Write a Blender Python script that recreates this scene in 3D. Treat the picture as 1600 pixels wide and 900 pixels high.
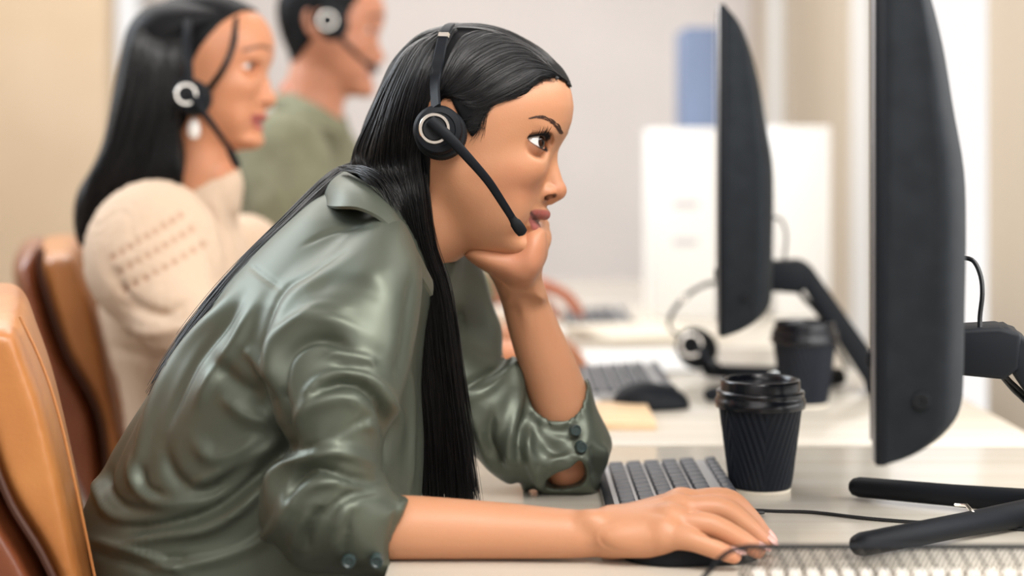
import bpy, bmesh, math, random
import numpy as np
from mathutils import Vector, Matrix, Euler
for _o in list(bpy.data.objects): bpy.data.objects.remove(_o)
SC = bpy.context.scene
COL = SC.collection
rng = np.random.default_rng(7)
random.seed(7)
F_PX = 2600.0            # focal length in pixels of the 1600 px wide frame
ZC = 1.084               # camera height
HZ = 230.0               # horizon row
DESK = 0.74

# ------------------------------------------------------------------ camera
cam_d = bpy.data.cameras.new('camera'); cam = bpy.data.objects.new('camera', cam_d); COL.objects.link(cam)
SC.camera = cam
cam.location = (0, 0, ZC); cam.rotation_euler = (math.pi/2, 0, 0)
cam_d.sensor_width = 36; cam_d.lens = 36*F_PX/1600
cam_d.shift_y = -(450-HZ)/1600
cam_d.clip_start = 0.05; cam_d.clip_end = 60
cam_d.dof.use_dof = True; cam_d.dof.focus_distance = 1.50; cam_d.dof.aperture_fstop = 2.35
cam_d.dof.aperture_blades = 0

# ------------------------------------------------------------------ light
SC.view_settings.view_transform = 'Standard'; SC.view_settings.look = 'None'
SC.view_settings.exposure = 0.0; SC.view_settings.gamma = 1.0
SC.view_settings.use_curve_mapping = False
SC.cycles.use_denoising = True
SC.cycles.max_bounces = 8
W = bpy.data.worlds.new('world'); SC.world = W; W.use_nodes = True
_bg = W.node_tree.nodes['Background']
_bg.inputs['Color'].default_value = (1.0, 0.975, 0.955, 1); _bg.inputs['Strength'].default_value = 1.1
def area(name, loc, target, sx, sy, power, color=(1, 1, 1)):
    l = bpy.data.lights.new(name, 'AREA'); l.shape = 'RECTANGLE'; l.size = sx; l.size_y = sy
    l.energy = power; l.color = color
    o = bpy.data.objects.new(name, l); COL.objects.link(o); o.location = loc
    o.rotation_euler = (Vector(target)-Vector(loc)).to_track_quat('-Z', 'Y').to_euler()
    return o
area('key_light', (0.60, 0.15, 2.45), (-0.02, 1.50, 0.95), 1.2, 0.9, 60, (1.0, 0.97, 0.94))  # added key lamp hung inside the room, not at a window
area('right_window_light', (0.87, 1.30, 1.45), (-0.2, 1.5, 0.95), 1.3, 1.3, 22, (1.0, 0.98, 0.96))
area('back_left_window_light', (-2.2, 2.7, 2.2), (-0.3, 1.5, 0.95), 1.3, 1.3, 52, (0.82, 0.91, 1.0))
area('front_fill_light', (-0.7, -1.2, 1.9), (-0.1, 1.6, 1.0), 1.8, 1.4, 15, (1.0, 0.98, 0.96))
area('background_fill_light', (-0.9, 3.9, 2.78), (-0.9, 4.3, 0), 2.6, 1.6, 80, (1.0, 0.98, 0.96))  # added lamp above the frame, brightens the background walls

# ------------------------------------------------------------------ helpers
def P(px, py, D):
    """world point seen at pixel (px, py) at distance D along the view axis"""
    return np.array([(px-800)*D/F_PX, D, ZC-(py-HZ)*D/F_PX])
def lin(r, g, b):
    f = lambda c: (c/255/12.92) if c/255 <= 0.04045 else ((c/255+0.055)/1.055)**2.4
    return (f(r), f(g), f(b), 1)
def sock(n, name, v):
    if name in n.inputs: n.inputs[name].default_value = v
def mat(name, rgb, rough=0.5, metal=0.0, spec=0.5, **kw):
    m = bpy.data.materials.new(name); m.use_nodes = True
    b = m.node_tree.nodes['Principled BSDF']
    b.inputs['Base Color'].default_value = lin(*rgb)
    b.inputs['Roughness'].default_value = rough; b.inputs['Metallic'].default_value = metal
    sock(b, 'Specular IOR Level', spec)
    for k, v in kw.items(): sock(b, k.replace('_', ' '), v)
    return m
def noise_mat(m, rgb1, rgb2, scale=8, stretch=(1, 1, 1), bump=0.0, detail=4, bump_scale=None, lo=0.35, hi=0.65):
    nt = m.node_tree; b = nt.nodes['Principled BSDF']
    tc = nt.nodes.new('ShaderNodeTexCoord'); mp = nt.nodes.new('ShaderNodeMapping'); mp.inputs['Scale'].default_value = stretch
    nt.links.new(tc.outputs['Object'], mp.inputs['Vector'])
    n = nt.nodes.new('ShaderNodeTexNoise'); n.inputs['Scale'].default_value = scale; n.inputs['Detail'].default_value = detail
    nt.links.new(mp.outputs['Vector'], n.inputs['Vector'])
    r = nt.nodes.new('ShaderNodeValToRGB'); r.color_ramp.elements[0].position = lo; r.color_ramp.elements[1].position = hi
    r.color_ramp.elements[0].color = lin(*rgb1); r.color_ramp.elements[1].color = lin(*rgb2)
    nt.links.new(n.outputs['Fac'], r.inputs['Fac']); nt.links.new(r.outputs['Color'], b.inputs['Base Color'])
    if bump:
        n2 = nt.nodes.new('ShaderNodeTexNoise'); n2.inputs['Scale'].default_value = bump_scale or scale; n2.inputs['Detail'].default_value = 3
        nt.links.new(mp.outputs['Vector'], n2.inputs['Vector'])
        bp = nt.nodes.new('ShaderNodeBump'); bp.inputs['Strength'].default_value = bump; bp.inputs['Distance'].default_value = 0.002
        nt.links.new(n2.outputs['Fac'], bp.inputs['Height']); nt.links.new(bp.outputs['Normal'], b.inputs['Normal'])
    return m
def tag(o, label=None, cat=None, group=None, kind=None):
    if label: o['label'] = label
    if cat: o['category'] = cat
    if group: o['group'] = group
    if kind: o['kind'] = kind
    return o
def link_mesh(name, V, Fc, m, parent=None, smooth=True, color=None):
    me = bpy.data.meshes.new(name)
    V = np.asarray(V, dtype=np.float32)
    if isinstance(Fc, np.ndarray) and Fc.ndim == 2:
        k = Fc.shape[1]; n = len(Fc)
        me.vertices.add(len(V)); me.vertices.foreach_set('co', V.ravel())
        me.loops.add(n*k); me.loops.foreach_set('vertex_index', Fc.ravel().astype(np.int32))
        me.polygons.add(n); me.polygons.foreach_set('loop_start', (np.arange(n)*k).astype(np.int32))
        me.polygons.foreach_set('loop_total', np.full(n, k, dtype=np.int32))
        me.update(calc_edges=True); me.validate()
    else:
        me.from_pydata([tuple(map(float, v)) for v in V], [], [tuple(int(i) for i in f) for f in Fc])
    me.update()
    if smooth: me.polygons.foreach_set('use_smooth', np.ones(len(me.polygons), dtype=bool))
    for mm in (m if isinstance(m, (list, tuple)) else [m]): me.materials.append(mm)
    if color is not None:
        ca = me.color_attributes.new('tint', 'FLOAT_COLOR', 'POINT')
        c = np.ones((len(V), 4), dtype=np.float32); c[:, :color.shape[1]] = color
        ca.data.foreach_set('color', c.ravel())
    o = bpy.data.objects.new(name, me); COL.objects.link(o)
    if parent is not None: o.parent = parent
    return o
def empty(name, loc=(0, 0, 0), rz=0.0):
    o = bpy.data.objects.new(name, None); COL.objects.link(o); o.location = loc; o.rotation_euler = (0, 0, rz)
    o.empty_display_size = 0.05
    bpy.context.view_layer.update()
    return o
def adopt(child, parent):
    """parent keeping the child's world-space vertices where they are (parent may be moved)"""
    if parent.type == 'EMPTY': child.data.transform(parent.matrix_world.inverted())
    child.parent = parent
    return child

class MB:
    """collects shapes, builds ONE mesh"""
    def __init__(s): s.V = []; s.F = []
    def add(s, V, F):
        b = len(s.V); s.V += [tuple(map(float, v)) for v in V]; s.F += [tuple(int(i)+b for i in f) for f in F]
        return s
    def box(s, c, size, rot=None, bevel=0.0, seg=2):
        bm = bmesh.new(); bmesh.ops.create_cube(bm, size=1.0)
        for v in bm.verts: v.co = Vector((v.co.x*size[0], v.co.y*size[1], v.co.z*size[2]))
        if bevel: bmesh.ops.bevel(bm, geom=list(bm.edges), offset=bevel, segments=seg, profile=0.5, affect='EDGES')
        M = Matrix.Translation(Vector([float(q) for q in c])) @ (rot.to_4x4() if rot is not None else Matrix.Identity(4))
        bm.transform(M); s.add([v.co[:] for v in bm.verts], [[v.index for v in f.verts] for f in (bm.verts.index_update() or bm.faces)]); bm.free()
        return s
    def tube(s, pts, r, seg=10, cap=True, flat=1.0, up=(0, 0, 1), closed=False):
        pts = [np.array(p, float) for p in pts]; n = len(pts)
        rr = [r]*n if np.isscalar(r) else list(r)
        V = []; u_prev = None
        for i in range(n):
            if closed: t = pts[(i+1) % n]-pts[(i-1) % n]
            else: t = pts[min(i+1, n-1)]-pts[max(i-1, 0)]
            t = t/(np.linalg.norm(t)+1e-12)
            if u_prev is None:
                u = np.cross(t, np.array(up, float))
                if np.linalg.norm(u) < 1e-3: u = np.cross(t, np.array([1.0, 0, 0]))
            else: u = u_prev-t*np.dot(u_prev, t)
            u /= np.linalg.norm(u)+1e-12; u_prev = u; w = np.cross(t, u)
            for k in range(seg):
                a = 2*math.pi*k/seg; V.append(pts[i]+rr[i]*(math.cos(a)*u+flat*math.sin(a)*w))
        Fc = []
        for i in range(n if closed else n-1):
            j = (i+1) % n
            for k in range(seg): Fc.append((i*seg+k, i*seg+(k+1) % seg, j*seg+(k+1) % seg, j*seg+k))
        if cap and not closed:
            Fc.append(tuple(range(seg))[::-1]); Fc.append(tuple(range((n-1)*seg, n*seg)))
        return s.add(V, Fc)
    def lathe(s, c, prof, seg=48, M=None, cap=True):
        """prof: list of (radius, height) along local z"""
        V = []; Fc = []; n = len(prof)
        for r, h in prof:
            for k in range(seg):
                a = 2*math.pi*k/seg; v = Vector((r*math.cos(a), r*math.sin(a), h))
                if M is not None: v = M @ v
                V.append((v[0]+c[0], v[1]+c[1], v[2]+c[2]))
        for i in range(n-1):
            for k in range(seg): Fc.append((i*seg+k, i*seg+(k+1) % seg, (i+1)*seg+(k+1) % seg, (i+1)*seg+k))
        if cap: Fc.append(tuple(range(seg))[::-1]); Fc.append(tuple(range((n-1)*seg, n*seg)))
        return s.add(V, Fc)
    def prism(s, poly, y0, y1, bevel=0.0, plane='xz', seg=3):
        """polygon in plane, extruded along the third axis"""
        bm = bmesh.new()
        mk = {'xz': lambda a, b, t: (a, t, b), 'xy': lambda a, b, t: (a, b, t), 'yz': lambda a, b, t: (t, a, b)}[plane]
        vs = [bm.verts.new(mk(a, b, y0)) for a, b in poly]; f = bm.faces.new(vs)
        r = bmesh.ops.extrude_face_region(bm, geom=[f]); nv = [g for g in r['geom'] if isinstance(g, bmesh.types.BMVert)]
        d = Vector(mk(0, 0, y1-y0)); bmesh.ops.translate(bm, verts=nv, vec=d)
        bmesh.ops.recalc_face_normals(bm, faces=bm.faces)
        if bevel:
            ed = [e for e in bm.edges if len(e.link_faces) == 2 and e.link_faces[0].normal.dot(e.link_faces[1].normal) < 0.5]
            bmesh.ops.bevel(bm, geom=ed, offset=bevel, segments=seg, profile=0.5, affect='EDGES')
        bm.verts.index_update(); s.add([v.co[:] for v in bm.verts], [[v.index for v in f.verts] for f in bm.faces]); bm.free()
        return s
    def build(s, name, m, parent=None, smooth=True, angle=40):
        o = link_mesh(name, s.V, s.F, m, None, smooth)
        if smooth and angle < 180:
            me = o.data; bm = bmesh.new(); bm.from_mesh(me)
            bmesh.ops.recalc_face_normals(bm, faces=bm.faces)
            ca = math.cos(math.radians(angle))
            for e in bm.edges:
                if len(e.link_faces) == 2 and e.link_faces[0].normal.dot(e.link_faces[1].normal) < ca: e.smooth = False
            bm.to_mesh(me); bm.free()
        if parent is not None: adopt(o, parent)
        return o
def spline(pts, n=24):
    """Catmull-Rom through the rows of pts (any dimension)"""
    p = np.array(pts, float); p = np.vstack([2*p[0]-p[1], p, 2*p[-1]-p[-2]]); m = len(p)-3
    t = np.linspace(0, m-1e-6, n); i = t.astype(int); f = (t-i)[:, None]
    a, b, c, d = p[i], p[i+1], p[i+2], p[i+3]
    return 0.5*((2*b)+(-a+c)*f+(2*a-5*b+4*c-d)*f**2+(-a+3*b-3*c+d)*f**3)
def cspline(pts, n=64):
    """closed Catmull-Rom"""
    p = np.array(pts, float); m = len(p); t = np.linspace(0, m, n, endpoint=False); i = t.astype(int); f = (t-i)[:, None]
    a, b, c, d = p[(i-1) % m], p[i % m], p[(i+1) % m], p[(i+2) % m]
    return 0.5*((2*b)+(-a+c)*f+(2*a-5*b+4*c-d)*f**2+(-a+3*b-3*c+d)*f**3)

def sheet(A, B, th, n=28, m=8, bulge=0.0):
    a, b = spline(A, n), spline(B, n); t = np.linspace(0, 1, m)[None, :, None]; S = a[:, None]*(1-t)+b[:, None]*t
    nn = np.cross(b-a, np.gradient(a, axis=0)); nn /= np.linalg.norm(nn, axis=1, keepdims=True)
    if nn[n//2, 1] > 0: nn = -nn
    S = S+bulge*np.sin(np.pi*t)*nn[:, None]
    V = np.concatenate([(S+nn[:, None]*th/2).reshape(-1, 3), (S-nn[:, None]*th/2).reshape(-1, 3)]); K = n*m; Fc = []
    for i in range(n-1):
        for j in range(m-1):
            q = [i*m+j, i*m+j+1, (i+1)*m+j+1, (i+1)*m+j]; Fc.append(q); Fc.append([x+K for x in q[::-1]])
    ring = [(i, 0) for i in range(n)]+[(n-1, j) for j in range(1, m)]+[(i, m-1) for i in range(n-2, -1, -1)]+[(0, j) for j in range(m-2, 0, -1)]
    for (i, j), (k, l) in zip(ring, ring[1:]+ring[:1]): Fc.append([i*m+j, k*m+l, K+k*m+l, K+i*m+j])
    return V, Fc
# ------------------------------------------------------------------ implicit surfaces
def poly_sd(x, z, poly):
    """signed distance (positive inside) of 2-D arrays to a polygon"""
    p = np.array(poly, float); q = np.roll(p, -1, 0); best = None; ins = np.zeros(x.shape, bool)
    for (ax, az), (bx, bz) in zip(p, q):
        dx, dz = bx-ax, bz-az; t = np.clip(((x-ax)*dx+(z-az)*dz)/(dx*dx+dz*dz+1e-12), 0, 1)
        d = (x-ax-t*dx)**2+(z-az-t*dz)**2; best = d if best is None else np.minimum(best, d)
        if az != bz: ins ^= ((az > z) != (bz > z)) & (x < (bx-ax)*(z-az)/(bz-az)+ax)
    d = np.sqrt(best); return np.where(ins, d, -d)
def smin(a, b, k):
    if k <= 0: return np.minimum(a, b)
    h = np.maximum(k-np.abs(a-b), 0)/k; return np.minimum(a, b)-h*h*k*0.25
class Vol:
    def __init__(s, lo, hi, h):
        s.lo = np.array(lo, float); s.h = float(h); s.n = np.maximum(np.ceil((np.array(hi)-s.lo)/h).astype(int)+1, 4)
        s.F = np.full(s.n, 1e3*h, dtype=np.float32)
        s.ax = [(s.lo[i]+np.arange(s.n[i])*h).astype(np.float32) for i in range(3)]
    def box(s, lo, hi):
        a = np.clip(np.floor((np.array(lo)-s.lo)/s.h).astype(int), 0, s.n-1); b = np.clip(np.ceil((np.array(hi)-s.lo)/s.h).astype(int)+1, 1, s.n)
        sl = tuple(slice(a[i], b[i]) for i in range(3))
        return sl, s.ax[0][sl[0]][:, None, None], s.ax[1][sl[1]][None, :, None], s.ax[2][sl[2]][None, None, :]
    def op(s, sl, d, k, cut):
        if 0 in s.F[sl].shape: return
        if cut: s.F[sl] = -smin(-s.F[sl], d, k)
        else: s.F[sl] = smin(s.F[sl], d, k)
    def ell(s, c, r, rot=None, k=0, cut=False, mirror=False):
        if mirror:
            s.ell(c, r, rot, k, cut)
            rot2 = None if rot is None else (-rot[0], rot[1], -rot[2])
            return s.ell((c[0], -c[1], c[2]), r, rot2, k, cut)
        R = max(r)+k*1.8+2*s.h; c = np.array(c, float); sl, x, y, z = s.box(c-R, c+R)
        x, y, z = x-c[0], y-c[1], z-c[2]
        if rot is not None:
            M = np.array(Euler(tuple(math.radians(a) for a in rot)).to_matrix()).T
            x, y, z = (M[0, 0]*x+M[0, 1]*y+M[0, 2]*z, M[1, 0]*x+M[1, 1]*y+M[1, 2]*z, M[2, 0]*x+M[2, 1]*y+M[2, 2]*z)
        k0 = np.sqrt((x/r[0])**2+(y/r[1])**2+(z/r[2])**2)+1e-9; k1 = np.sqrt((x/r[0]**2)**2+(y/r[1]**2)**2+(z/r[2]**2)**2)+1e-9
        s.op(sl, (k0*(k0-1)/k1).astype(np.float32), k, cut)
    def cone(s, a, b, ra, rb, k=0, cut=False, flat=None):
        a = np.array(a, float); b = np.array(b, float); R = max(ra, rb)+k*1.2+2*s.h
        sl, x, y, z = s.box(np.minimum(a, b)-R, np.maximum(a, b)+R); d = b-a; L2 = d@d+1e-12
        t = np.clip(((x-a[0])*d[0]+(y-a[1])*d[1]+(z-a[2])*d[2])/L2, 0, 1)
        ex, ey, ez = x-a[0]-t*d[0], y-a[1]-t*d[1], z-a[2]-t*d[2]
        if flat is not None:
            nv, fz = flat; e = ex*nv[0]+ey*nv[1]+ez*nv[2]; g = 1/fz-1
            ex, ey, ez = ex+g*e*nv[0], ey+g*e*nv[1], ez+g*e*nv[2]
        s.op(sl, (np.sqrt(ex**2+ey**2+ez**2)-(ra+t*(rb-ra))).astype(np.float32), k, cut)
    def chain(s, pts, rs, k=0, cut=False, kin=None, mirror=False, flat=None):
        if np.isscalar(rs): rs = [rs]*len(pts)
        for i in range(len(pts)-1): s.cone(pts[i], pts[i+1], rs[i], rs[i+1], k if kin is None or i == 0 else kin, cut, flat)
        if mirror: s.chain([(p[0], -p[1], p[2]) for p in pts], rs, k, cut, kin, False, flat)
    def limb(s, pts, rs, k=0, n=18, cut=False):
        """smooth tapered limb through the points"""
        q = spline(np.hstack([np.array(pts, float), np.array(rs, float)[:, None]]), n)
        w = Vol(q[:, :3].min(0)-max(rs)-k-3*s.h, q[:, :3].max(0)+max(rs)+k+3*s.h, s.h)
        w.lo = s.lo+np.round((w.lo-s.lo)/s.h)*s.h; w.ax = [(w.lo[i]+np.arange(w.n[i])*s.h) for i in range(3)]
        w.chain([p for p in q[:, :3]], list(q[:, 3]), k=0)
        o = np.round((w.lo-s.lo)/s.h).astype(int); a = np.maximum(o, 0); b = np.minimum(o+w.n, s.n)
        if (b <= a).any(): return
        sl = tuple(slice(a[i], b[i]) for i in range(3)); ws = tuple(slice(a[i]-o[i], b[i]-o[i]) for i in range(3))
        s.op(sl, w.F[ws], k, cut)
    def inflate(s, poly, y0, T, w, k=0, cut=False, blur=0):
        """outline in x-z given real thickness in y; T may be a function of (x, z), y0 too"""
        p = np.array(poly, float); Tm = T if np.isscalar(T) else 200*s.h
        mn, mx = p.min(0)-k-3*s.h, p.max(0)+k+3*s.h
        if np.isscalar(y0): ylo, yhi = y0-Tm-k-2*s.h, y0+Tm+k+2*s.h
        else: ylo, yhi = s.lo[1], s.lo[1]+s.n[1]*s.h
        sl, x, y, z = s.box((mn[0], ylo, mn[1]), (mx[0], yhi, mx[1]))
        X2, Z2 = np.meshgrid(x[:, 0, 0], z[0, 0, :], indexing='ij'); d2 = poly_sd(X2, Z2, poly)
        if blur:
            b = d2.copy()
            for _ in range(blur):
                b[1:-1] = 0.25*b[:-2]+0.5*b[1:-1]+0.25*b[2:]; b[:, 1:-1] = 0.25*b[:, :-2]+0.5*b[:, 1:-1]+0.25*b[:, 2:]
            m = np.clip(d2/(1.5*s.h*math.sqrt(blur)), 0, 1); d2 = d2*(1-m)+b*m
        TT = T if np.isscalar(T) else T(X2, Z2)[:, None, :]; YY = y0 if np.isscalar(y0) else y0(X2, Z2)[:, None, :]
        ww = w if np.isscalar(w) else w(X2, Z2)
        q1 = (np.maximum(ww-d2, 0)/ww)[:, None, :]; q2 = (y-YY)/TT
        s.op(sl, ((np.sqrt(q1**2+q2**2)-1)*np.minimum(np.asarray(ww)[..., None, :] if not np.isscalar(ww) else ww, TT)).astype(np.float32), k, cut)
    def mesh(s, smooth=2):
        F = s.F; ins = F < 0; n = s.n
        a = np.zeros(n-1, np.uint8)
        for i in (0, 1):
            for j in (0, 1):
                for k in (0, 1): a += ins[i:n[0]-1+i, j:n[1]-1+j, k:n[2]-1+k]
        act = (a > 0) & (a < 8); del a
        idx = np.argwhere(act); ids = np.full(n-1, -1, np.int32); ids[act] = np.arange(len(idx)); del act
        pos = np.zeros((len(idx), 3)); cnt = np.zeros(len(idx)); cr = {}
        for i in (0, 1):
            for j in (0, 1):
                for k in (0, 1): cr[i, j, k] = F[idx[:, 0]+i, idx[:, 1]+j, idx[:, 2]+k].astype(float)
        for p in cr:
            for ax in range(3):
                if p[ax]: continue
                q = list(p); q[ax] = 1; q = tuple(q); A, B = cr[p], cr[q]; m = (A < 0) != (B < 0)
                t = np.where(m, A/np.where(m, A-B, 1), 0)
                for c in range(3): pos[:, c] += np.where(m, p[c]+(t if c == ax else 0), 0)
                cnt += m
        V = (idx+pos/cnt[:, None])*s.h+s.lo
        Q = []
        for ax in range(3):
            u, v = (ax+1) % 3, (ax+2) % 3
            sa = [slice(1, n[i]-1) for i in range(3)]; sa[ax] = slice(0, n[ax]-1); sb = list(sa); sb[ax] = slice(1, n[ax])
            A, B = ins[tuple(sa)], ins[tuple(sb)]
            for flip, m in ((0, A & ~B), (1, ~A & B)):
                e = np.argwhere(m)
                e[:, u] += 1; e[:, v] += 1
                def g(du, dv):
                    c = e.copy(); c[:, u] -= du; c[:, v] -= dv; return ids[c[:, 0], c[:, 1], c[:, 2]]
                q = np.stack([g(1, 1), g(0, 1), g(0, 0), g(1, 0)], 1)
                Q.append(q[:, ::-1] if flip else q)
        Q = np.concatenate(Q)
        for _ in range(smooth): V = lap(V, Q, 0.5); V = lap(V, Q, -0.52)
        return V, Q
def lap(V, Q, f):
    k = Q.shape[1]; i = Q.ravel(); j = np.roll(Q, -1, 1).ravel(); n = len(V)
    c = np.bincount(i, minlength=n)+np.bincount(j, minlength=n); out = V.copy()
    for a in range(3):
        sm = np.bincount(i, V[j, a], n)+np.bincount(j, V[i, a], n); out[:, a] = V[:, a]+f*(sm/np.maximum(c, 1)-V[:, a])
    return out
def normals(V, Q):
    nrm = np.cross(V[Q[:, 2]]-V[Q[:, 0]], V[Q[:, 3]]-V[Q[:, 1]]) if Q.shape[1] == 4 else np.cross(V[Q[:, 1]]-V[Q[:, 0]], V[Q[:, 2]]-V[Q[:, 0]])
    N = np.zeros_like(V)
    for a in range(3):
        for c in range(Q.shape[1]): N[:, a] += np.bincount(Q[:, c], nrm[:, a], len(V))
    return N/(np.linalg.norm(N, axis=1, keepdims=True)+1e-12)
def merge(parts):
    V = []; Q = []; b = 0
    for v, q in parts: V.append(v); Q.append(q+b); b += len(v)
    return np.vstack(V), np.vstack(Q)
def px_of(V): return 800+F_PX*V[:, 0]/V[:, 1], HZ-F_PX*(V[:, 2]-ZC)/V[:, 1]
def line_dist(px, py, pts, n=40):
    """distance to a smooth line and the parameter along it (0..1)"""
    s = spline(pts, n) if len(pts) > 2 else np.array(pts, float); best = np.full(px.shape, 1e9); tt = np.zeros(px.shape); side = np.zeros(px.shape)
    for i in range(len(s)-1):
        a, b = s[i], s[i+1]; d = b-a; t = np.clip(((px-a[0])*d[0]+(py-a[1])*d[1])/(d@d+1e-9), 0, 1)
        r2 = (px-a[0]-t*d[0])**2+(py-a[1]-t*d[1])**2; m = r2 < best
        best = np.where(m, r2, best); tt = np.where(m, (i+t)/(len(s)-1), tt); side = np.where(m, np.sign(d[0]*(py-a[1])-d[1]*(px-a[0])), side)
    return np.sqrt(best), tt, side
def folds(V, Q, lines, frame=None, face=-1.0, taper=0.25):
    """raise cloth folds: lines = (points, width, height[, sharp side]) ; heights in metres; frame maps V to drawing coordinates"""
    N = normals(V, Q); px, py = px_of(V) if frame is None else frame(V); disp = np.zeros(len(V))
    for ln in lines:
        pts, w, a = ln[:3]; asym = ln[3] if len(ln) > 3 else 0
        p = np.array(pts, float); m = (px > p[:, 0].min()-3*w) & (px < p[:, 0].max()+3*w) & (py > p[:, 1].min()-3*w) & (py < p[:, 1].max()+3*w)
        if not m.any(): continue
        d, t, sd = line_dist(px[m], py[m], pts); e = np.clip(np.minimum(t, 1-t)/taper, 0, 1)
        ww = w*(1+asym*sd); disp[m] += a*np.exp(-(d/ww)**2)*(0.15+0.85*e*e*(3-2*e))
    wgt = np.clip((N[:, 1]*face+0.15)/0.5, 0, 1)
    return V+N*(disp*wgt)[:, None]
def tint_mat(name, rough=0.5, sss=0.0, bump=0.0, bscale=500, spec=0.45, **kw):
    m = mat(name, (200, 150, 120), rough, spec=spec, **kw); nt = m.node_tree; b = nt.nodes['Principled BSDF']
    a = nt.nodes.new('ShaderNodeAttribute'); a.attribute_name = 'tint'; nt.links.new(a.outputs['Color'], b.inputs['Base Color'])
    if sss: b.inputs['Subsurface Weight'].default_value = sss; b.inputs['Subsurface Radius'].default_value = (1.0, 0.35, 0.2); b.inputs['Subsurface Scale'].default_value = 0.006
    if bump:
        tc = nt.nodes.new('ShaderNodeTexCoord'); n = nt.nodes.new('ShaderNodeTexNoise'); n.inputs['Scale'].default_value = bscale
        nt.links.new(tc.outputs['Object'], n.inputs['Vector']); bp = nt.nodes.new('ShaderNodeBump'); bp.inputs['Strength'].default_value = bump; bp.inputs['Distance'].default_value = 0.0004
        nt.links.new(n.outputs['Fac'], bp.inputs['Height']); nt.links.new(bp.outputs['Normal'], b.inputs['Normal'])
    return m
M_SKIN = tint_mat('skin', 0.46, 0.18, 0.35, 700)
M_BLACK = mat('black_plastic', (14, 18, 24), 0.58, spec=0.2)
M_BLACK_SOFT = mat('soft_black_rubber', (13, 17, 22), 0.6, spec=0.3)
M_CHROME = mat('polished_steel', (250, 246, 238), 0.22, 1.0)
M_WHITE = mat('white_plastic', (232, 230, 226), 0.45)
# ================================================================== the room
M_WALLB = noise_mat(mat('pale_grey_wall', (222, 217, 215), 0.85), (220, 215, 213), (225, 220, 218), 3)
M_WALLL = noise_mat(mat('beige_wall', (200, 180, 154), 0.85), (196, 175, 148), (202, 182, 156), 3)
M_FLOOR = noise_mat(mat('grey_carpet', (128, 122, 116), 0.95), (118, 112, 106), (138, 132, 126), 220)
M_FRAME = mat('window_frame_white', (226, 224, 220), 0.5)
M_CURT = noise_mat(mat('beige_pier', (198, 184, 166), 0.9), (194, 180, 160), (204, 191, 174), 2, stretch=(1, 1, 0.05))
M_GLASS = bpy.data.materials.new('window_glass'); M_GLASS.use_nodes = True
_nt = M_GLASS.node_tree; _nt.nodes.remove(_nt.nodes['Principled BSDF']); _mx = _nt.nodes.new('ShaderNodeMixShader'); _tr = _nt.nodes.new('ShaderNodeBsdfTransparent'); _gl = _nt.nodes.new('ShaderNodeBsdfGlossy')
_gl.inputs['Roughness'].default_value = 0.02; _mx.inputs[0].default_value = 0.05
_nt.links.new(_tr.outputs[0], _mx.inputs[1]); _nt.links.new(_gl.outputs[0], _mx.inputs[2]); _nt.links.new(_mx.outputs[0], _nt.nodes['Material Output'].inputs['Surface'])
def struct(name, o): o.name = name; o['kind'] = 'structure'; return o
XR, YB, XL = 0.90, 6.2, -3.4
def slab(name, lo, hi, m, kind=True, parent=None):
    b = MB(); b.box([(a+c)/2 for a, c in zip(lo, hi)], [c-a for a, c in zip(lo, hi)]); o = b.build(name, m, None, smooth=False)
    if parent is not None: o.parent = parent
    elif kind: o['kind'] = 'structure'
    return o
slab('floor', (XL, -1.5, -0.06), (XR+0.14, YB, 0), M_FLOOR)
slab('ceiling', (XL, -1.5, 2.9), (XR+0.14, YB, 2.98), M_WALLB)
slab('wall_front', (XL, -1.62, 0), (XR+0.14, -1.5, 2.9), M_WALLB)
# right side: wall with tall windows between piers
def wall_with_openings(name, u0, u1, H, openings, mk, m):
    """u along the wall; openings (u0, u1, z0, z1)"""
    b = MB(); us = sorted(openings); cur = u0
    for (a, c, z0, z1) in us:
        b.V, b.F = b.V, b.F; mk(b, cur, a, 0, H); mk(b, a, c, 0, z0); mk(b, a, c, z1, H); cur = c
    mk(b, cur, u1, 0, H); return struct(name, b.build(name, m, None, smooth=False))
mkR = lambda b, a, c, z0, z1: b.box((XR+0.06, (a+c)/2, (z0+z1)/2), (0.12, c-a, z1-z0)) if c-a > 1e-4 and z1-z0 > 1e-4 else None
mkB = lambda b, a, c, z0, z1: b.box(((a+c)/2, YB+0.06, (z0+z1)/2), (c-a, 0.12, z1-z0)) if c-a > 1e-4 and z1-z0 > 1e-4 else None
RW = [(0.6, 2.2, 0.40, 2.6), (3.15, 4.55, 0.40, 2.6), (5.35, 6.05, 0.40, 2.6)]
wall_with_openings('wall_right', -1.5, YB, 2.9, RW, mkR, M_CURT)
BW = [(-2.05, -1.36, 0.6, 2.5)]
wall_with_openings('wall_back', XL, XR+0.14, 2.9, BW, mkB, M_WALLB)
slab('wall_left', (XL-0.12, -1.5, 0), (XL, YB, 2.9), M_WALLL)
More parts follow.
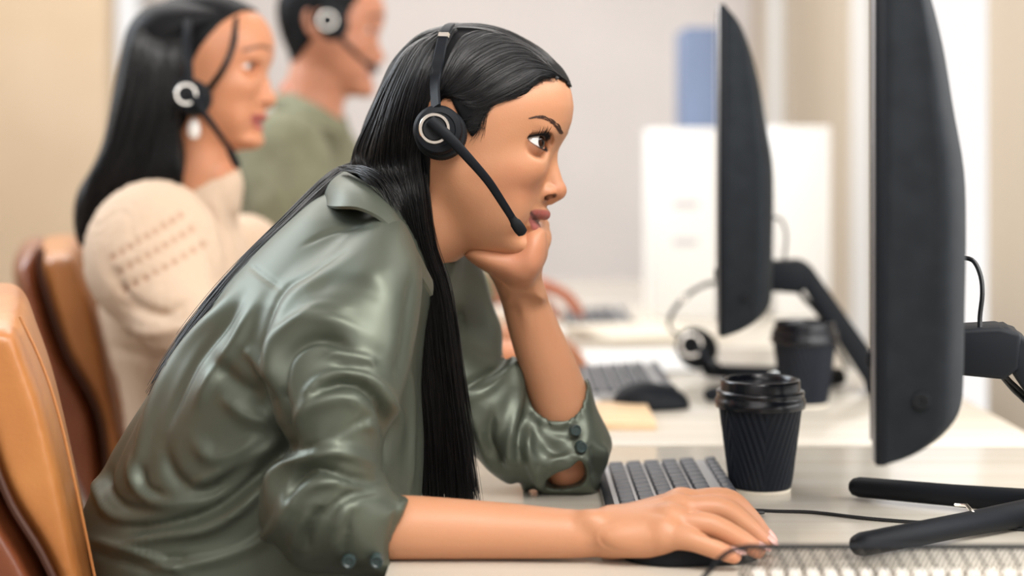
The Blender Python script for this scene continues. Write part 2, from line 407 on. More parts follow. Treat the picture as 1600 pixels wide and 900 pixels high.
# beige partition that ends beside the back window
slab('wall_partition', (XL, 5.10, 0), (-1.24, 5.22, 2.9), M_WALLL)
n_ = 0
for side, wins in (('R', RW), ('B', BW)):
    for (a, c, z0, z1) in wins:
        n_ += 1; b = MB(); f = 0.035
        def bar(a0, a1, zz0, zz1):
            if side == 'R': b.box((XR+0.05, (a0+a1)/2, (zz0+zz1)/2), (0.05, a1-a0, zz1-zz0), None, 0.004)
            else: b.box(((a0+a1)/2, YB+0.05, (zz0+zz1)/2), (a1-a0, 0.05, zz1-zz0), None, 0.004)
        bar(a, a+f, z0, z1); bar(c-f, c, z0, z1); bar(a+f, c-f, z0, z0+f); bar(a+f, c-f, z1-f, z1)
        o = b.build('window_%d' % n_, M_FRAME, None); o['kind'] = 'structure'
        g = MB()
        if side == 'R': g.box((XR+0.05, (a+c)/2, (z0+z1)/2), (0.006, c-a-2*f, z1-z0-2*f))
        else: g.box(((a+c)/2, YB+0.05, (z0+z1)/2), (c-a-2*f, 0.006, z1-z0-2*f))
        gg = g.build('glass_pane', M_GLASS, None, smooth=False); gg.parent = o
M_DESK = mat('pale_laminate', (216, 208, 194), 0.16, spec=0.55)
noise_mat(M_DESK, (200, 192, 177), (212, 205, 192), 2.2, stretch=(0.35, 14, 1), detail=5)
M_DESKE = mat('desk_edge', (226, 214, 200), 0.5)
M_STEEL = mat('grey_steel_leg', (150, 152, 155), 0.4, 0.6)
def desk(y0, y1, label):
    x0, x1 = -0.102, 0.62
    root = empty('office_desk', ((x0+x1)/2, (y0+y1)/2, 0)); tag(root, label, 'desk', 'row of office desks')
    t = MB(); t.box(((x0+x1)/2, (y0+y1)/2, DESK-0.0125), (x1-x0, y1-y0-0.002, 0.025), None, 0.0012); adopt(t.build('desktop', M_DESK, None), root)
    for x in (x0+0.05, x1-0.05):
        for y in (y0+0.05, y1-0.05):
            l = MB(); l.box((x, y, (DESK-0.025)/2), (0.045, 0.045, DESK-0.025), None, 0.003); adopt(l.build('leg', M_STEEL, None), root)
    for y in (y0+0.05, y1-0.05):
        l = MB(); l.box(((x0+x1)/2, y, DESK-0.05), (x1-x0-0.145, 0.03, 0.045), None, 0.003); adopt(l.build('crossbar', M_STEEL, None), root)
    return root
desk(1.02, 1.915, 'pale laminate desk nearest the camera, under the keyboard and coffee cup')
desk(1.925, 2.86, 'second pale desk in the row, under the far monitor and second cup')
desk(2.87, 4.30, 'third pale desk at the back of the row, under the white box files')
# ================================================================== the woman in front
HS = 1.60/F_PX                     # head drawn in pixel units of the 1.60 m plane
YAW = math.radians(-10)
def head_w(L, piv=700.0, D=1.60, yaw=YAW, s=None):
    """head drawing coordinates (x right, y away from camera, z down) -> world"""
    L = np.atleast_2d(np.asarray(L, float)); s = s or D/F_PX; c, n = math.cos(yaw), math.sin(yaw)
    x = piv+c*(L[:, 0]-piv)-n*L[:, 1]; y = n*(L[:, 0]-piv)+c*L[:, 1]
    return np.stack([(x-800)*s, D+y*s, ZC-(L[:, 2]-HZ)*s], 1)
def hl(px, y):
    """drawing x of a point seen at column px and lying y to the side"""
    return 700+(px-700-0.174*y)/0.985
def build_face(v, upright=False):
    face = [(868, 120), (882, 145), (889, 168), (888, 190), (882, 208), (869, 238), (859, 280), (853, 312), (846, 330), (835, 350), (829, 366), (839, 378), (836, 392), (815, 401), (770, 400), (725, 392), (690, 366), (660, 320), (620, 250), (620, 150), (680, 90), (780, 80)]
    def ease(xs, ys):
        g = np.arange(0, 560.0); t = np.interp(g, xs, ys); kk = np.hanning(45); kk /= kk.sum()
        t = np.convolve(np.pad(t, 22, mode='edge'), kk, 'valid'); return lambda X, Z: np.interp(Z, g, t)
    Tz = ease([80, 150, 215, 265, 300, 330, 365, 400], [80, 98, 103, 104, 97, 88, 74, 62])
    wz = ease([80, 150, 215, 265, 330, 365, 400], [100, 96, 96, 100, 92, 70, 60])
    v.inflate(face, 0.0, Tz, wz, k=10, blur=60)
    v.ell((744, 0, 158), (143, 110, 112), (0, -10, 0), k=26)
    v.ell((812, 0, 160), (74, 84, 66), (0, 0, 0), k=26)                      # forehead
    if upright: v.chain([(705, 0, 290), (694, 0, 350), (680, 0, 420), (668, 0, 500)], [74, 74, 76, 84], k=26)
    else:
        v.chain([(705, 0, 290), (660, 0, 340), (600, 0, 400), (540, 0, 470)], [72, 78, 84, 100], k=26)   # neck leaning forward
        v.chain([(712, -62, 255), (676, -56, 330), (640, -30, 420)], [20, 19, 18], k=22)   # neck muscle
    v.ell((824, 56, 262), (34, 24, 22), k=34, mirror=True)                  # cheekbone
    v.ell((853, 28, 203), (24, 40, 11), (0, 0, 0), k=16, mirror=True)        # brow ridge
    v.ell((850, 54, 228), (19, 25, 17), k=14, cut=True, mirror=True)         # socket
    v.ell((806, 52, 322), (22, 20, 30), k=24, mirror=True)                   # cheek beside the mouth
    # nose
    nose = [(830, 222), (864, 226), (870, 238), (874, 258), (880, 278), (885, 292), (883, 303), (874, 310), (862, 315), (830, 325)]
    v.inflate(cspline(nose, 60), 0.0, lambda X, Z: np.interp(Z, [215, 240, 262, 285, 310, 330], [13, 10, 12, 14, 11, 10]), 13, k=9)
    v.ell((872, 0, 297.5), (14, 13.5, 12), k=7)
    v.ell((856, 16, 300), (16.5, 10, 12.5), k=6, mirror=True)
    v.chain([(876, 0, 303), (862, 0, 313)], [6, 6], k=5)
    v.ell((863, 18, 306.5), (8.5, 9.5, 4.0), (0, 14, 0), k=1.5, cut=True, mirror=True)
    v.chain([(846, 24, 289), (841, 25, 299), (845, 22, 309)], [1.6, 1.8, 1.2], k=5, cut=True, mirror=True)
    # lips and chin
    v.ell((831, 0, 327), (20, 34, 20), k=12)
    v.chain([(853, 0, 334), (850, 9, 332), (841, 24, 329), (829, 40, 329)], [8, 8, 6.5, 2.5], k=4, kin=3, mirror=True)
    v.chain([(837, 0, 357), (835, 12, 355), (830, 26, 346), (827, 39, 334)], [9.5, 9, 6.5, 2.5], k=4, kin=3, mirror=True)
    v.chain([(862, 0, 346), (850, 12, 345), (838, 26, 339), (827, 41, 330.5)], [3.0, 2.6, 1.8, 1.0], k=2, kin=1, cut=True, mirror=True)
    v.ell((827, 0, 382), (14, 24, 13), k=20)
EYE = (841.0, 52.0, 223.0)
def build_head():
    v = Vol((505, -128, 34), (905, 128, 520), 1.9)
    build_face(v)
    cx, cy, cz = EYE
    # lids: a shell over the eyeball with an almond opening
    for sg in (-1, 1):
        v.ell((cx-0.5, sg*cy, cz), (22.3, 23.5, 22), k=5)
        sl, x, y, z = v.box((cx-26, sg*cy-27, cz-26), (cx+30, sg*cy+27, cz+26))
        X, Y, Z = x-cx, (y-sg*cy)*sg, z-cz
        phi = np.degrees(np.arctan2(Y, X)); eps = np.degrees(np.arctan2(-Z, np.sqrt(X*X+Y*Y)))
        u = np.clip((phi+38)/(100+38), 0, 1); sh = np.clip(np.sin(np.pi*u**0.8), 0, 1)**0.75
        up = 27*sh+20*u*u-2; dn = -27*sh+20*u*u-2
        d = np.maximum(eps-up, dn-eps)*0.36; d = np.maximum(d, np.maximum(-38-phi, phi-100)*0.36)
        d = np.maximum(d, np.sqrt(X*X+Y*Y+Z*Z)-34); v.op(sl, d.astype(np.float32), 1.0, True)
        v.ell((cx+1, sg*cy, cz), (16, 17, 16), k=0)                         # body behind the eye stays closed
    # ears
    for sg in (-1, 1):
        v.ell((714, sg*107, 194), (21, 7, 43), (0, 12, -sg*12), k=4)
        v.ell((717, sg*114, 190), (13, 6, 31), (0, 12, -sg*12), k=3, cut=True)
        v.ell((724, sg*103, 208), (8, 9, 12), k=5)
        # crease of the upper lid
        ar = []
        for ph in np.linspace(-20, 88, 14):
            u = (ph+38)/138; sh = max(math.sin(math.pi*u**0.8), 0)**0.75; ep = math.radians(27*sh+20*u*u-2+15); ph = math.radians(ph)
            ar.append((cx+24*math.cos(ep)*math.cos(ph), sg*(cy+24*math.cos(ep)*math.sin(ph)), cz-24*math.sin(ep)))
        v.chain(ar, 0.9, k=3, cut=True)
    V, Q = v.mesh(1)
    near = V[:, 0] > 760
    # colours
    c = np.zeros((len(V), 3)); x, y, z = V.T; ay = np.abs(y)
    base = np.array(lin(193, 138, 103)[:3]); c[:] = base
    def seg_d(pts):
        best = np.full(len(V), 1e9); p = np.array(pts, float)
        q = np.stack([x, ay, z], 1)
        for a, b in zip(p[:-1], p[1:]):
            d = b-a; t = np.clip((q-a)@d/(d@d), 0, 1); best = np.minimum(best, np.linalg.norm(q-a-t[:, None]*d, axis=1))
        return best
    def blend(w, col): c[:] = c*(1-w[:, None])+np.array(lin(*col)[:3])*w[:, None]
    sm = lambda d, a, b: np.clip((b-d)/(b-a), 0, 1)
    blend(0.35*sm(seg_d([(835, 60, 285), (815, 72, 280)]), 5, 45), (196, 116, 86))      # cheek warmth
    blend(0.30*sm(seg_d([(880, 0, 296), (866, 12, 300)]), 5, 22), (192, 112, 80))
    t = np.clip(ay/41, 0, 1.2); zm = 345.5-4*t-12*t*t; upz = zm-(17-2*np.exp(-(ay/4)**2))*np.clip(1-t**2.2, 0, 1)**0.7; dnz = zm+22*np.clip(1-t**2, 0, 1)**0.8
    e = np.minimum(z-upz, dnz-z); m = (x > 814) & (t < 1.02)
    blend(0.9*sm(-e, -0.5, 1.6)*m, (146, 76, 74))
    blend(0.25*sm(-e, -6, 0)*m*(z > zm), (196, 122, 118))
    blend(0.85*np.clip(1.3-np.abs(z-zm)/2.8, 0, 1)*m*(x < 858), (58, 22, 24))  # shade in the gap between the lips, painted into the colour
    hole = seg_d([(869, 16, 305), (858, 17, 308)]); blend(0.85*sm(hole, 4.0, 7.0), (54, 24, 20))  # nostril shade painted dark into the skin colour
    lidline = np.linalg.norm(np.stack([(x-cx)/22, (ay-cy)/23, (z-cz)/22], 1), axis=1)
    blend(0.28*sm(np.abs(lidline-1.06), 0.04, 0.16)*(x > 812), (120, 70, 58))
    ph = np.degrees(np.arctan2(ay-cy, x-cx)); ep = np.degrees(np.arctan2(-(z-cz), np.hypot(x-cx, ay-cy))); rr = np.sqrt((x-cx)**2+(ay-cy)**2+(z-cz)**2)
    u = np.clip((ph+38)/138, 0, 1); sh = np.clip(np.sin(np.pi*u**0.8), 0, 1)**0.75; on = (rr < 27)*(ph > -40)*(ph < 104)
    blend(0.9*on*np.clip(1.35-np.abs(ep-(27*sh+20*u*u-2)-2.0)/5, 0, 1), (38, 22, 20))
    blend(0.45*on*np.clip(1.2-np.abs(ep-(-27*sh+20*u*u-2)+1.5)/4, 0, 1), (96, 54, 46))
    return V, Q, c
def hair_tubes(lines, r0, r1=None, seg=3):
    """many thin strands as one mesh; lines: (S, N, 3) array in world space"""
    L = np.asarray(lines, float); S, N, _ = L.shape
    T = np.gradient(L, axis=1); T /= np.linalg.norm(T, axis=2, keepdims=True)+1e-12
    ref = np.array([0.25, -1.0, 0.1]); U = np.cross(T, ref); U /= np.linalg.norm(U, axis=2, keepdims=True)+1e-12; Wv = np.cross(T, U)
    t = np.linspace(0, 1, N)
    rad = (r0+(0 if r1 is None else (r1-r0))*t**2)*np.ones((S, N)) if np.isscalar(r0) else r0
    V = np.zeros((S, N, seg, 3))
    for k in range(seg):
        a = 2*math.pi*k/seg+0.5; V[:, :, k] = L+rad[..., None]*(math.cos(a)*U+math.sin(a)*Wv)
    i = np.arange(S)[:, None, None]; j = np.arange(N-1)[None, :, None]; k = np.arange(seg)[None, None, :]; k2 = (k+1) % seg
    f = lambda i, j, k: (i*N+j)*seg+k
    Q = np.stack([f(i, j, k)+0*k, f(i, j, k2), f(i, j+1, k2), f(i, j+1, k)], -1).reshape(-1, 4)
    return V.reshape(-1, 3), Q
def near_pts(V, pts, sgn=-1, off=0.6, rad=2.5, far=False):
    """drawing-space surface points seen at the photograph columns/rows pts"""
    Wd = head_w(V); px, py = px_of(Wd); pts = np.atleast_2d(np.array(pts, float)); out = np.zeros((len(pts), 3)); N = None
    m = V[:, 1] < (200 if far else 15); V2, px2, py2, wy = V[m], px[m], py[m], Wd[m, 1]
    for i, (a, b) in enumerate(pts):
        d = (px2-a)**2+(py2-b)**2; r = rad
        while not (d < r*r*4).any() and r < 80: r *= 1.4
        k = np.where(d < r*r*4)[0]
        k = k[wy[k] < wy[k].min()+0.004]; w = np.exp(-d[k]/(r*r)); w /= w.sum()
        out[i] = (w[:, None]*V2[k]).sum(0); c = out[i]-np.array([740, 0, 200]); out[i] += off*c/np.linalg.norm(c)
    return out
def surf_y(V, pts, sgn=-1, off=0.0, rad=4.0):
    """side coordinate of the head surface at drawing points (x, z)"""
    m = V[:, 1]*sgn > 0; W = V[m]; out = []
    for x, z in pts:
        d = (W[:, 0]-x)**2+(W[:, 2]-z)**2; k = d < rad*rad*4
        if not k.any(): k = d <= d.min()+1e-6
        c = W[k]; w = np.exp(-d[k]/(rad*rad)); top = np.max(c[:, 1]*sgn); near = c[:, 1]*sgn > top-12
        out.append(sgn*(np.sum(c[near, 1]*sgn*w[near])/np.sum(w[near])+off))
    return np.array(out)
M_EYE = tint_mat('eye', 0.08, 0.0, spec=0.7)
M_BROW = mat('brow_hair', (78, 54, 44), 0.65)
def eye_details(V, parent):
    cx, cy, cz = EYE
    for sg in (-1, 1):
        n1, n2 = 40, 60; R = 19.6
        gaze = np.array([0.93, -0.35, -0.05]); gaze /= np.linalg.norm(gaze)   # drawing coordinates
        a = np.cross(gaze, [0, 0, 1.0]); a /= np.linalg.norm(a); b = np.cross(gaze, a)
        th = np.linspace(0, math.pi, n1); ph = np.linspace(0, 2*math.pi, n2, endpoint=False)
        T, Ph = np.meshgrid(th, ph, indexing='ij'); r = R+np.where(T < 0.55, 1.4*np.cos(np.clip(T/0.55, 0, 1)*math.pi/2), 0)
        D = np.cos(T)[..., None]*gaze+np.sin(T)[..., None]*(np.cos(Ph)[..., None]*a+np.sin(Ph)[..., None]*b)
        L = np.array([cx, sg*cy, cz])+r[..., None]*D
        col = np.ones((n1, n2, 3))*np.array(lin(226, 220, 218)[:3])
        tt = T[..., None]; col = np.where(tt < 0.53, np.array(lin(30, 20, 16)[:3]), col); col = np.where(tt < 0.46, np.array(lin(56, 36, 26)[:3]), col); col = np.where(tt < 0.24, 0.004, col)
        i = np.arange(n1-1)[:, None]; j = np.arange(n2)[None, :]; j2 = (j+1) % n2
        Q = np.stack([i*n2+j, i*n2+j2, (i+1)*n2+j2, (i+1)*n2+j], -1).reshape(-1, 4)
        link_mesh('eyeball', head_w(L.reshape(-1, 3)), Q, M_EYE, parent, color=col.reshape(-1, 3))
        # lashes
        ls = []
        for up in (1, 0):
            for q in np.linspace(0.06, 0.97, 30 if up else 18):
                u = q; sh = max(math.sin(math.pi*u**0.8), 0)**0.75; phi = math.radians(-38+138*u); eps = math.radians((27*sh+20*u*u-2) if up else (-27*sh+20*u*u-2))
                d0 = np.array([math.cos(eps)*math.cos(phi), math.cos(eps)*math.sin(phi), -math.sin(eps)])
                p0 = d0*22.2; ln = (14 if up else 6)*(0.7+0.5*math.sin(math.pi*min(1, u*0.9)))*random.uniform(0.85, 1.15)
                dd = d0*1.0+np.array([0.5, 0.15, -0.05 if up else 0.5]); dd /= np.linalg.norm(dd)
                p2 = p0+dd*ln+np.array([0, 0, -ln*0.40 if up else ln*0.2]); p1 = p0+dd*ln*0.55+np.array([0, 0, 0.5 if up else 0])
                s = spline([p0, p1, p2], 7); s[:, 1] *= sg; ls.append(s+np.array([cx, sg*cy, cz]))
        L = np.array(ls); S = L.shape; Lw = head_w(L.reshape(-1, 3)).reshape(S)
        v, q = hair_tubes(Lw, 0.00034, 0.00008); link_mesh('eyelashes', v, q, M_BLACK, parent)
        # brow: from the bridge outwards
        bl = []
        core = spline([(880.5, 210), (869, 194.5), (852, 184), (840, 183), (828, 185)], 40)
        for _ in range(200):
            t = random.random()**1.15; i = t*38; p = core[int(i)]+(core[int(i)+1]-core[int(i)])*(i % 1)
            tn = core[min(int(i)+2, 39)]-core[int(i)]; tn /= np.linalg.norm(tn); nn = np.array([tn[1], -tn[0]])
            wd = 3.6*(1-t)**0.7*min(1, 0.55+t*3)+0.5; o = random.uniform(-wd, wd); q0 = p+nn*o*-1
            a = random.uniform(0.05, 0.5)*(1-t)-0.25*o/wd*0; dr = tn*math.cos(a)+nn*math.sin(a); dr *= 1
            ln = random.uniform(5, 8.5)*(1-0.35*t); bl.append([q0, q0+ln*0.5*dr, q0+ln*(dr-nn*0.12)])
        B = np.array(bl); G = near_pts(V, B.reshape(-1, 2), off=0.5, rad=2.0)
        G[:, 1] *= -sg
        Lw = head_w(G).reshape(B.shape[0], 3, 3)
        v, q = hair_tubes(Lw, 0.00026, 0.0001); link_mesh('eyebrow', v, q, M_BROW, parent)

M_HAIR = mat('black_hair', (9, 9, 12), 0.33, spec=0.5)
M_HAIRB = mat('black_hair_mass', (8, 9, 12), 0.6, spec=0.2)
HAIRLINE = [(912, 150), (891, 137), (888, 130), (876, 125), (862, 128), (850, 138), (840, 150), (824, 157), (806, 162), (787, 172), (776, 190), (769, 206), (760, 216), (750, 200), (739, 180), (728, 158), (712, 156), (698, 200), (694, 250), (690, 300), (640, 322), (560, 330), (480, 300), (480, 10), (912, 10)]
SIL = [(884, 134), (871, 115), (850, 91), (820, 69), (785, 51), (745, 43), (710, 44), (680, 49), (655, 58), (634, 73), (614, 98), (600, 125), (588, 152), (575, 180), (565, 207), (555, 237), (545, 266), (560, 320), (640, 330), (700, 300), (760, 210), (850, 170)]
def hair_cap(sil=SIL, edge=HAIRLINE, h=2.6, hi=350):
    v = Vol((540, -135, 20), (905, 135, hi), h); build_face(v, h > 3); Hd = v.F.copy(); v.F -= 4.0
    tt = np.array([[40, 96], [120, 110], [190, 110], [240, 98], [290, 84], [340, 70]])
    v.inflate([(700+(a-700)/0.985, b) for a, b in cspline(sil, 120)], 0.0, lambda X, Z: np.interp(Z, tt[:, 0], tt[:, 1]), 92, k=6, blur=int(800/h/h))
    X2, Z2 = np.meshgrid(v.ax[0], v.ax[2], indexing='ij')
    v.F = np.maximum(v.F, Hd-(5.0+60.0*np.clip((846-v.ax[0])/90.0, 0, 1)[:, None, None])).astype(np.float32)
    fr = poly_sd(X2, Z2, edge)[:, None, :]
    v.F = -smin(-v.F, (np.clip(fr, -60, 60)*0.6+0*v.F).astype(np.float32), 4.0)
    return v.mesh(2)
def strands_between(guides, n, npts=26, jit=1.5, seed=1, lump=0):
    """guides (G, K, 3) -> n interpolated smooth strands (n, npts, 3) with small waves"""
    r = np.random.default_rng(seed); G = np.array([spline(g, npts) for g in guides]); m = len(G)-1
    t = r.random(n)*m*0.9999; i = t.astype(int); f = (t-i)[:, None, None]; S = G[i]*(1-f)+G[i+1]*f
    env = np.linspace(0, 1, npts)[None, :, None]
    off = r.normal(0, jit, (n, 1, 3)); off2 = r.normal(0, jit, (n, 1, 3))
    ph = r.random((n, 1, 3))*6.28; S = S+off*(0.35+0.65*env)+off2*env**2*0.8+0.35*jit*np.sin(env*6.0+ph)
    return S
def build_hair(parent, Vh):
    Vc, Qc = hair_cap()
    link_mesh('hair_mass', head_w(Vc), Qc, M_HAIRB, parent)
    def onto(gs, offs):
        out = []
        for g in gs: out.append(near_pts(Vc, g, off=offs, rad=4.0, far=True))
        return out
    A = [[(884, 132), (872, 118), (850, 116), (820, 136), (784, 152), (752, 168), (732, 166)],
         [(882, 128), (862, 108), (830, 106), (795, 122), (758, 146), (730, 156), (714, 150)],
         [(872, 112), (842, 92), (806, 90), (765, 110), (732, 136), (712, 146), (696, 148)],
         [(852, 88), (815, 68), (778, 70), (738, 94), (712, 124), (697, 142), (684, 156)],
         [(815, 61), (785, 50), (755, 55), (722, 80), (702, 118), (688, 155), (676, 180)],
         [(765, 45), (742, 44), (718, 58), (700, 92), (686, 130), (676, 160), (668, 190)]]
    B = [[(712, 42), (694, 72), (678, 120), (664, 180), (654, 235)],
         [(706, 42), (676, 78), (655, 130), (640, 190), (636, 250)],
         [(700, 42), (660, 74), (634, 130), (616, 190), (612, 255)],
         [(692, 44), (645, 74), (614, 130), (593, 195), (580, 262)],
         [(680, 47), (636, 76), (607, 120), (580, 180), (556, 246)],
         [(668, 52), (632, 76), (603, 122), (576, 182), (550, 252)]]
    A3, B3 = onto(A, 1.0), onto(B, 1.0)
    S1 = strands_between(A3, 900, 24, 0.9, 3); S1b = strands_between(A3, 300, 24, 2.0, 5)
    low = [[(666, 300), (676, 380), (698, 450), (714, 560), (726, 650), (744, 768)],
           [(652, 300), (668, 380), (688, 450), (702, 560), (712, 650), (724, 772)],
           [(638, 300), (658, 380), (676, 450), (688, 560), (696, 650), (704, 774)],
           [(618, 300), (648, 375), (662, 450), (672, 560), (680, 650), (686, 772)],
           [(600, 290), (636, 350), (655, 430), (655, 560), (664, 650), (668, 768)],
           [(592, 292), (632, 352), (654, 430), (652, 560), (660, 650), (664, 760)]]
    dep = [-106, -100, -84, -66, -58, -56]
    C = []
    for b3, lo in zip(B3, low):
        e = [((p-700-0.174*y)/0.985+700, y, z) for (p, z), y in zip(lo, dep)]
        C.append(np.vstack([b3, e]))
    S2 = strands_between(C, 2300, 44, 2.6, 11); S2b = strands_between([c+np.array([4, 14, 0]) for c in C], 700, 44, 4.5, 12)
    S2 = S2.copy()
    # strands end at different lengths
    def cutlen(S, lo, seed):
        r = np.random.default_rng(seed); n, m, _ = S.shape; f = 1-r.random(n)**2*lo; t = np.linspace(0, 1, m)[None, :]*f[:, None]*(m-1)
        i = np.minimum(t.astype(int), m-2); w = (t-i)[..., None]; a = np.arange(n)[:, None]; return S[a, i]*(1-w)+S[a, i+1]*w
    S2, S2b = cutlen(S2, 0.13, 1), cutlen(S2b, 0.2, 2)
    mir = lambda S: S*np.array([1, -1, 1])
    groups = [(S1, 0.00052), (S1b, 0.0004), (mir(S1), 0.0006), (S2, 0.0006), (S2b, 0.0005), (mir(strands_between(B3, 1100, 24, 1.5, 8)), 0.0007)]
    # strands over the crown
    def crest(yy, xs, off=1.0):
        g = []
        for x_ in xs:
            d = (Vc[:, 0]-x_)**2+(Vc[:, 1]-yy)**2; k = np.where(d < max(36.0, d.min()*1.5+1))[0]; k = k[Vc[k, 2] < Vc[k, 2].min()+12]; e_ = min(1.0, min(xs.index(x_), len(xs)-1-xs.index(x_))/2.0); g.append((x_, yy, Vc[k, 2].mean()-off*e_+5.0*(1-e_)))
        return np.array(g)
    xs_ = [880, 870, 850, 822, 790, 755, 720, 690, 665, 645, 625]
    groups.append((strands_between([crest(q, xs_) for q in (-45, -20, 5, 30, 55)], 900, 30, 1.2, 51), 0.0006))
    # wisps at the temple and nape
    wv = near_pts(Vh, [(762, 165), (752, 185), (748, 205), (738, 222)], off=1.5); wv2 = near_pts(Vh, [(778, 156), (764, 172), (757, 195), (752, 214)], off=1.5)
    tip = [c[:].copy() for c in C[:4]]
    S4 = strands_between([c+np.array([0, -4, 0]) for c in tip], 150, 44, 6.5, 15); S4[:, :, 2] += np.linspace(0, 14, 44)[None, :]*0.6; groups.append((S4, 0.0003))
    groups.append((strands_between([wv, wv2], 30, 14, 3.0, 21), 0.00018))
    hlp = spline([(886, 138), (872, 126), (852, 124), (832, 137), (808, 150), (786, 155), (768, 166), (755, 186), (750, 206)], 60); r9 = np.random.default_rng(9); st = []
    for _ in range(420):
        t = 9+r9.random()*49; p0 = hlp[int(t)]+(hlp[int(t)+1]-hlp[int(t)])*(t % 1); q = t/59
        d0 = np.array([-1.0, np.interp(q, [0, 0.3, 0.7, 1], [-0.45, 0.25, 0.35, 0.1])]); d0 /= np.linalg.norm(d0); ln = r9.uniform(14, 30)
        s0 = p0+np.array([r9.uniform(-6, 6), r9.uniform(-5, 4)]); st.append([s0, s0+d0*ln*0.45+np.array([0, r9.uniform(-2, 1)]), s0+d0*ln+np.array([0, r9.uniform(-2, 3)])])
    st = np.array(st); G = near_pts(Vh, st.reshape(-1, 2), off=1.6, rad=3.0).reshape(len(st), 3, 3)
    cc = np.array([740, 0, 200.0]); up_ = (G-cc)/np.linalg.norm(G-cc, axis=2, keepdims=True); G = G+up_*np.array([0, 2.2, 6.0])[None, :, None]
    groups.append((np.array([spline(g, 9) for g in G]), 0.00015))
    parts = []
    for S, r in groups: parts.append(hair_tubes(head_w(S.reshape(-1, 3)).reshape(S.shape), r, r*0.5))
    V, Q = merge(parts); link_mesh('hair', V, Q, M_HAIR, parent)
    # body of the long lock so that it is never see-through
    lk = [(566, 262), (610, 285), (650, 240), (664, 240), (666, 300), (673, 380), (694, 450), (710, 560), (720, 650), (728, 720), (712, 735), (690, 740), (675, 715), (664, 650), (655, 560), (654, 450), (640, 380), (610, 320)]
    D = 1.60-0.020; s = D/F_PX; poly = [P(a, b, D)[[0, 2]] for a, b in cspline(lk, 90)]
    v = Vol((-0.16, D-0.05, 0.74), (0.0, D+0.06, 1.11), 0.003); v.inflate(poly, D+0.004, 0.014, 0.020)
    V, Q = v.mesh(2); link_mesh('hair_lock', V, Q, M_HAIRB, parent)
    return Vc
def outline(pts, D, n=0):
    """photograph outline -> x-z outline at distance D"""
    p = cspline(pts, n) if n else np.array(pts, float)
    return [(float(q[0]), float(q[2])) for q in (P(a, b, D) for a, b in p)]
def build_near_arm():
    """right forearm lying on the desk, hand over the mouse"""
    v = Vol((-0.25, 1.29, 0.70), (0.245, 1.50, 0.85), 0.0013)
    v.limb([P(490, 810, 1.395), P(560, 824, 1.395), P(640, 824, 1.392), P(780, 829, 1.39), P(890, 834, 1.385), P(950, 833, 1.385)], [0.024, 0.0262, 0.0262, 0.0232, 0.0200, 0.0186], k=0.012)
    # palm
    mc = {'pinky': P(1036, 838, 1.362), 'ring': P(1046, 817, 1.374), 'middle': P(1055, 799, 1.392), 'index': P(1064, 790, 1.412)}
    wr = P(945, 834, 1.388)
    for n, r in (('pinky', 0.0125), ('ring', 0.0130), ('middle', 0.0135), ('index', 0.0130)):
        v.cone(wr+(mc[n]-wr)*0.15, mc[n], 0.0150, r, k=0.012)
    v.ell(P(1000, 840, 1.372), (0.036, 0.016, 0.0145), (0, 6, 12), k=0.012)
    v.ell(P(1000, 838, 1.425), (0.036, 0.018, 0.014), (0, 8, -18), k=0.014)
    F = {'pinky': ([mc['pinky'], P(1078, 843, 1.352), P(1115, 856, 1.348), P(1146, 868, 1.347)], [0.0108, 0.0092, 0.0082, 0.0066]),
         'ring': ([mc['ring'], P(1105, 820, 1.368), P(1150, 840, 1.366), P(1184, 860, 1.366)], [0.0118, 0.0102, 0.0090, 0.0068]),
         'middle': ([mc['middle'], P(1122, 795, 1.392), P(1165, 822, 1.390), P(1196, 848, 1.390)], [0.0122, 0.0106, 0.0092, 0.0068]),
         'index': ([mc['index'], P(1132, 781, 1.418), P(1168, 806, 1.420), P(1196, 838, 1.422)], [0.0118, 0.0102, 0.0088, 0.0066]),
         'thumb': ([P(975, 842, 1.43), P(1030, 848, 1.452), P(1080, 850, 1.458), P(1120, 856, 1.455)], [0.015, 0.0125, 0.0105, 0.0078])}
    for n, (p, r) in F.items(): v.limb(p, r, k=0.0045, n=16)
    # finger gaps on the back of the hand
    v.chain([P(1066, 815, 1.345), P(1110, 838, 1.350), P(1150, 854, 1.350)], [0.0012, 0.0022, 0.0022], k=0.004, cut=True)
    v.chain([P(1075, 800, 1.368), P(1125, 815, 1.372), P(1170, 843, 1.374)], [0.001, 0.0020, 0.002], k=0.004, cut=True)
    # knuckles and tendons
    for n in ('pinky', 'ring', 'middle', 'index'):
        v.ell(mc[n]+np.array([0.001, 0, 0.007]), (0.010, 0.007, 0.0065), None, k=0.007)
        v.cone(wr+(mc[n]-wr)*0.4+np.array([0, 0, 0.0105]), mc[n]+np.array([0, 0, 0.0075]), 0.0028, 0.004, k=0.007)
    v.ell(P(925, 812, 1.375), (0.010, 0.008, 0.007), None, k=0.010)        # wrist bone
    V, Q = v.mesh(2)
    nails = [(F[n][0][2], F[n][0][3], F[n][1][3]) for n in ('pinky', 'ring', 'middle', 'index')]
    c = skin_tint(V, [(p[-1], 0.012) for p, r in F.values()])
    return V, Q, c, nails
def skin_tint(V, warm=()):
    c = np.ones((len(V), 3))*np.array(lin(193, 138, 103)[:3])
    for p, r in warm:
        d = np.linalg.norm(V-p, axis=1); w = 0.35*np.clip(1-d/(r*1.8), 0, 1); c = c*(1-w[:, None])+np.array(lin(214, 138, 110)[:3])*w[:, None]
    return c
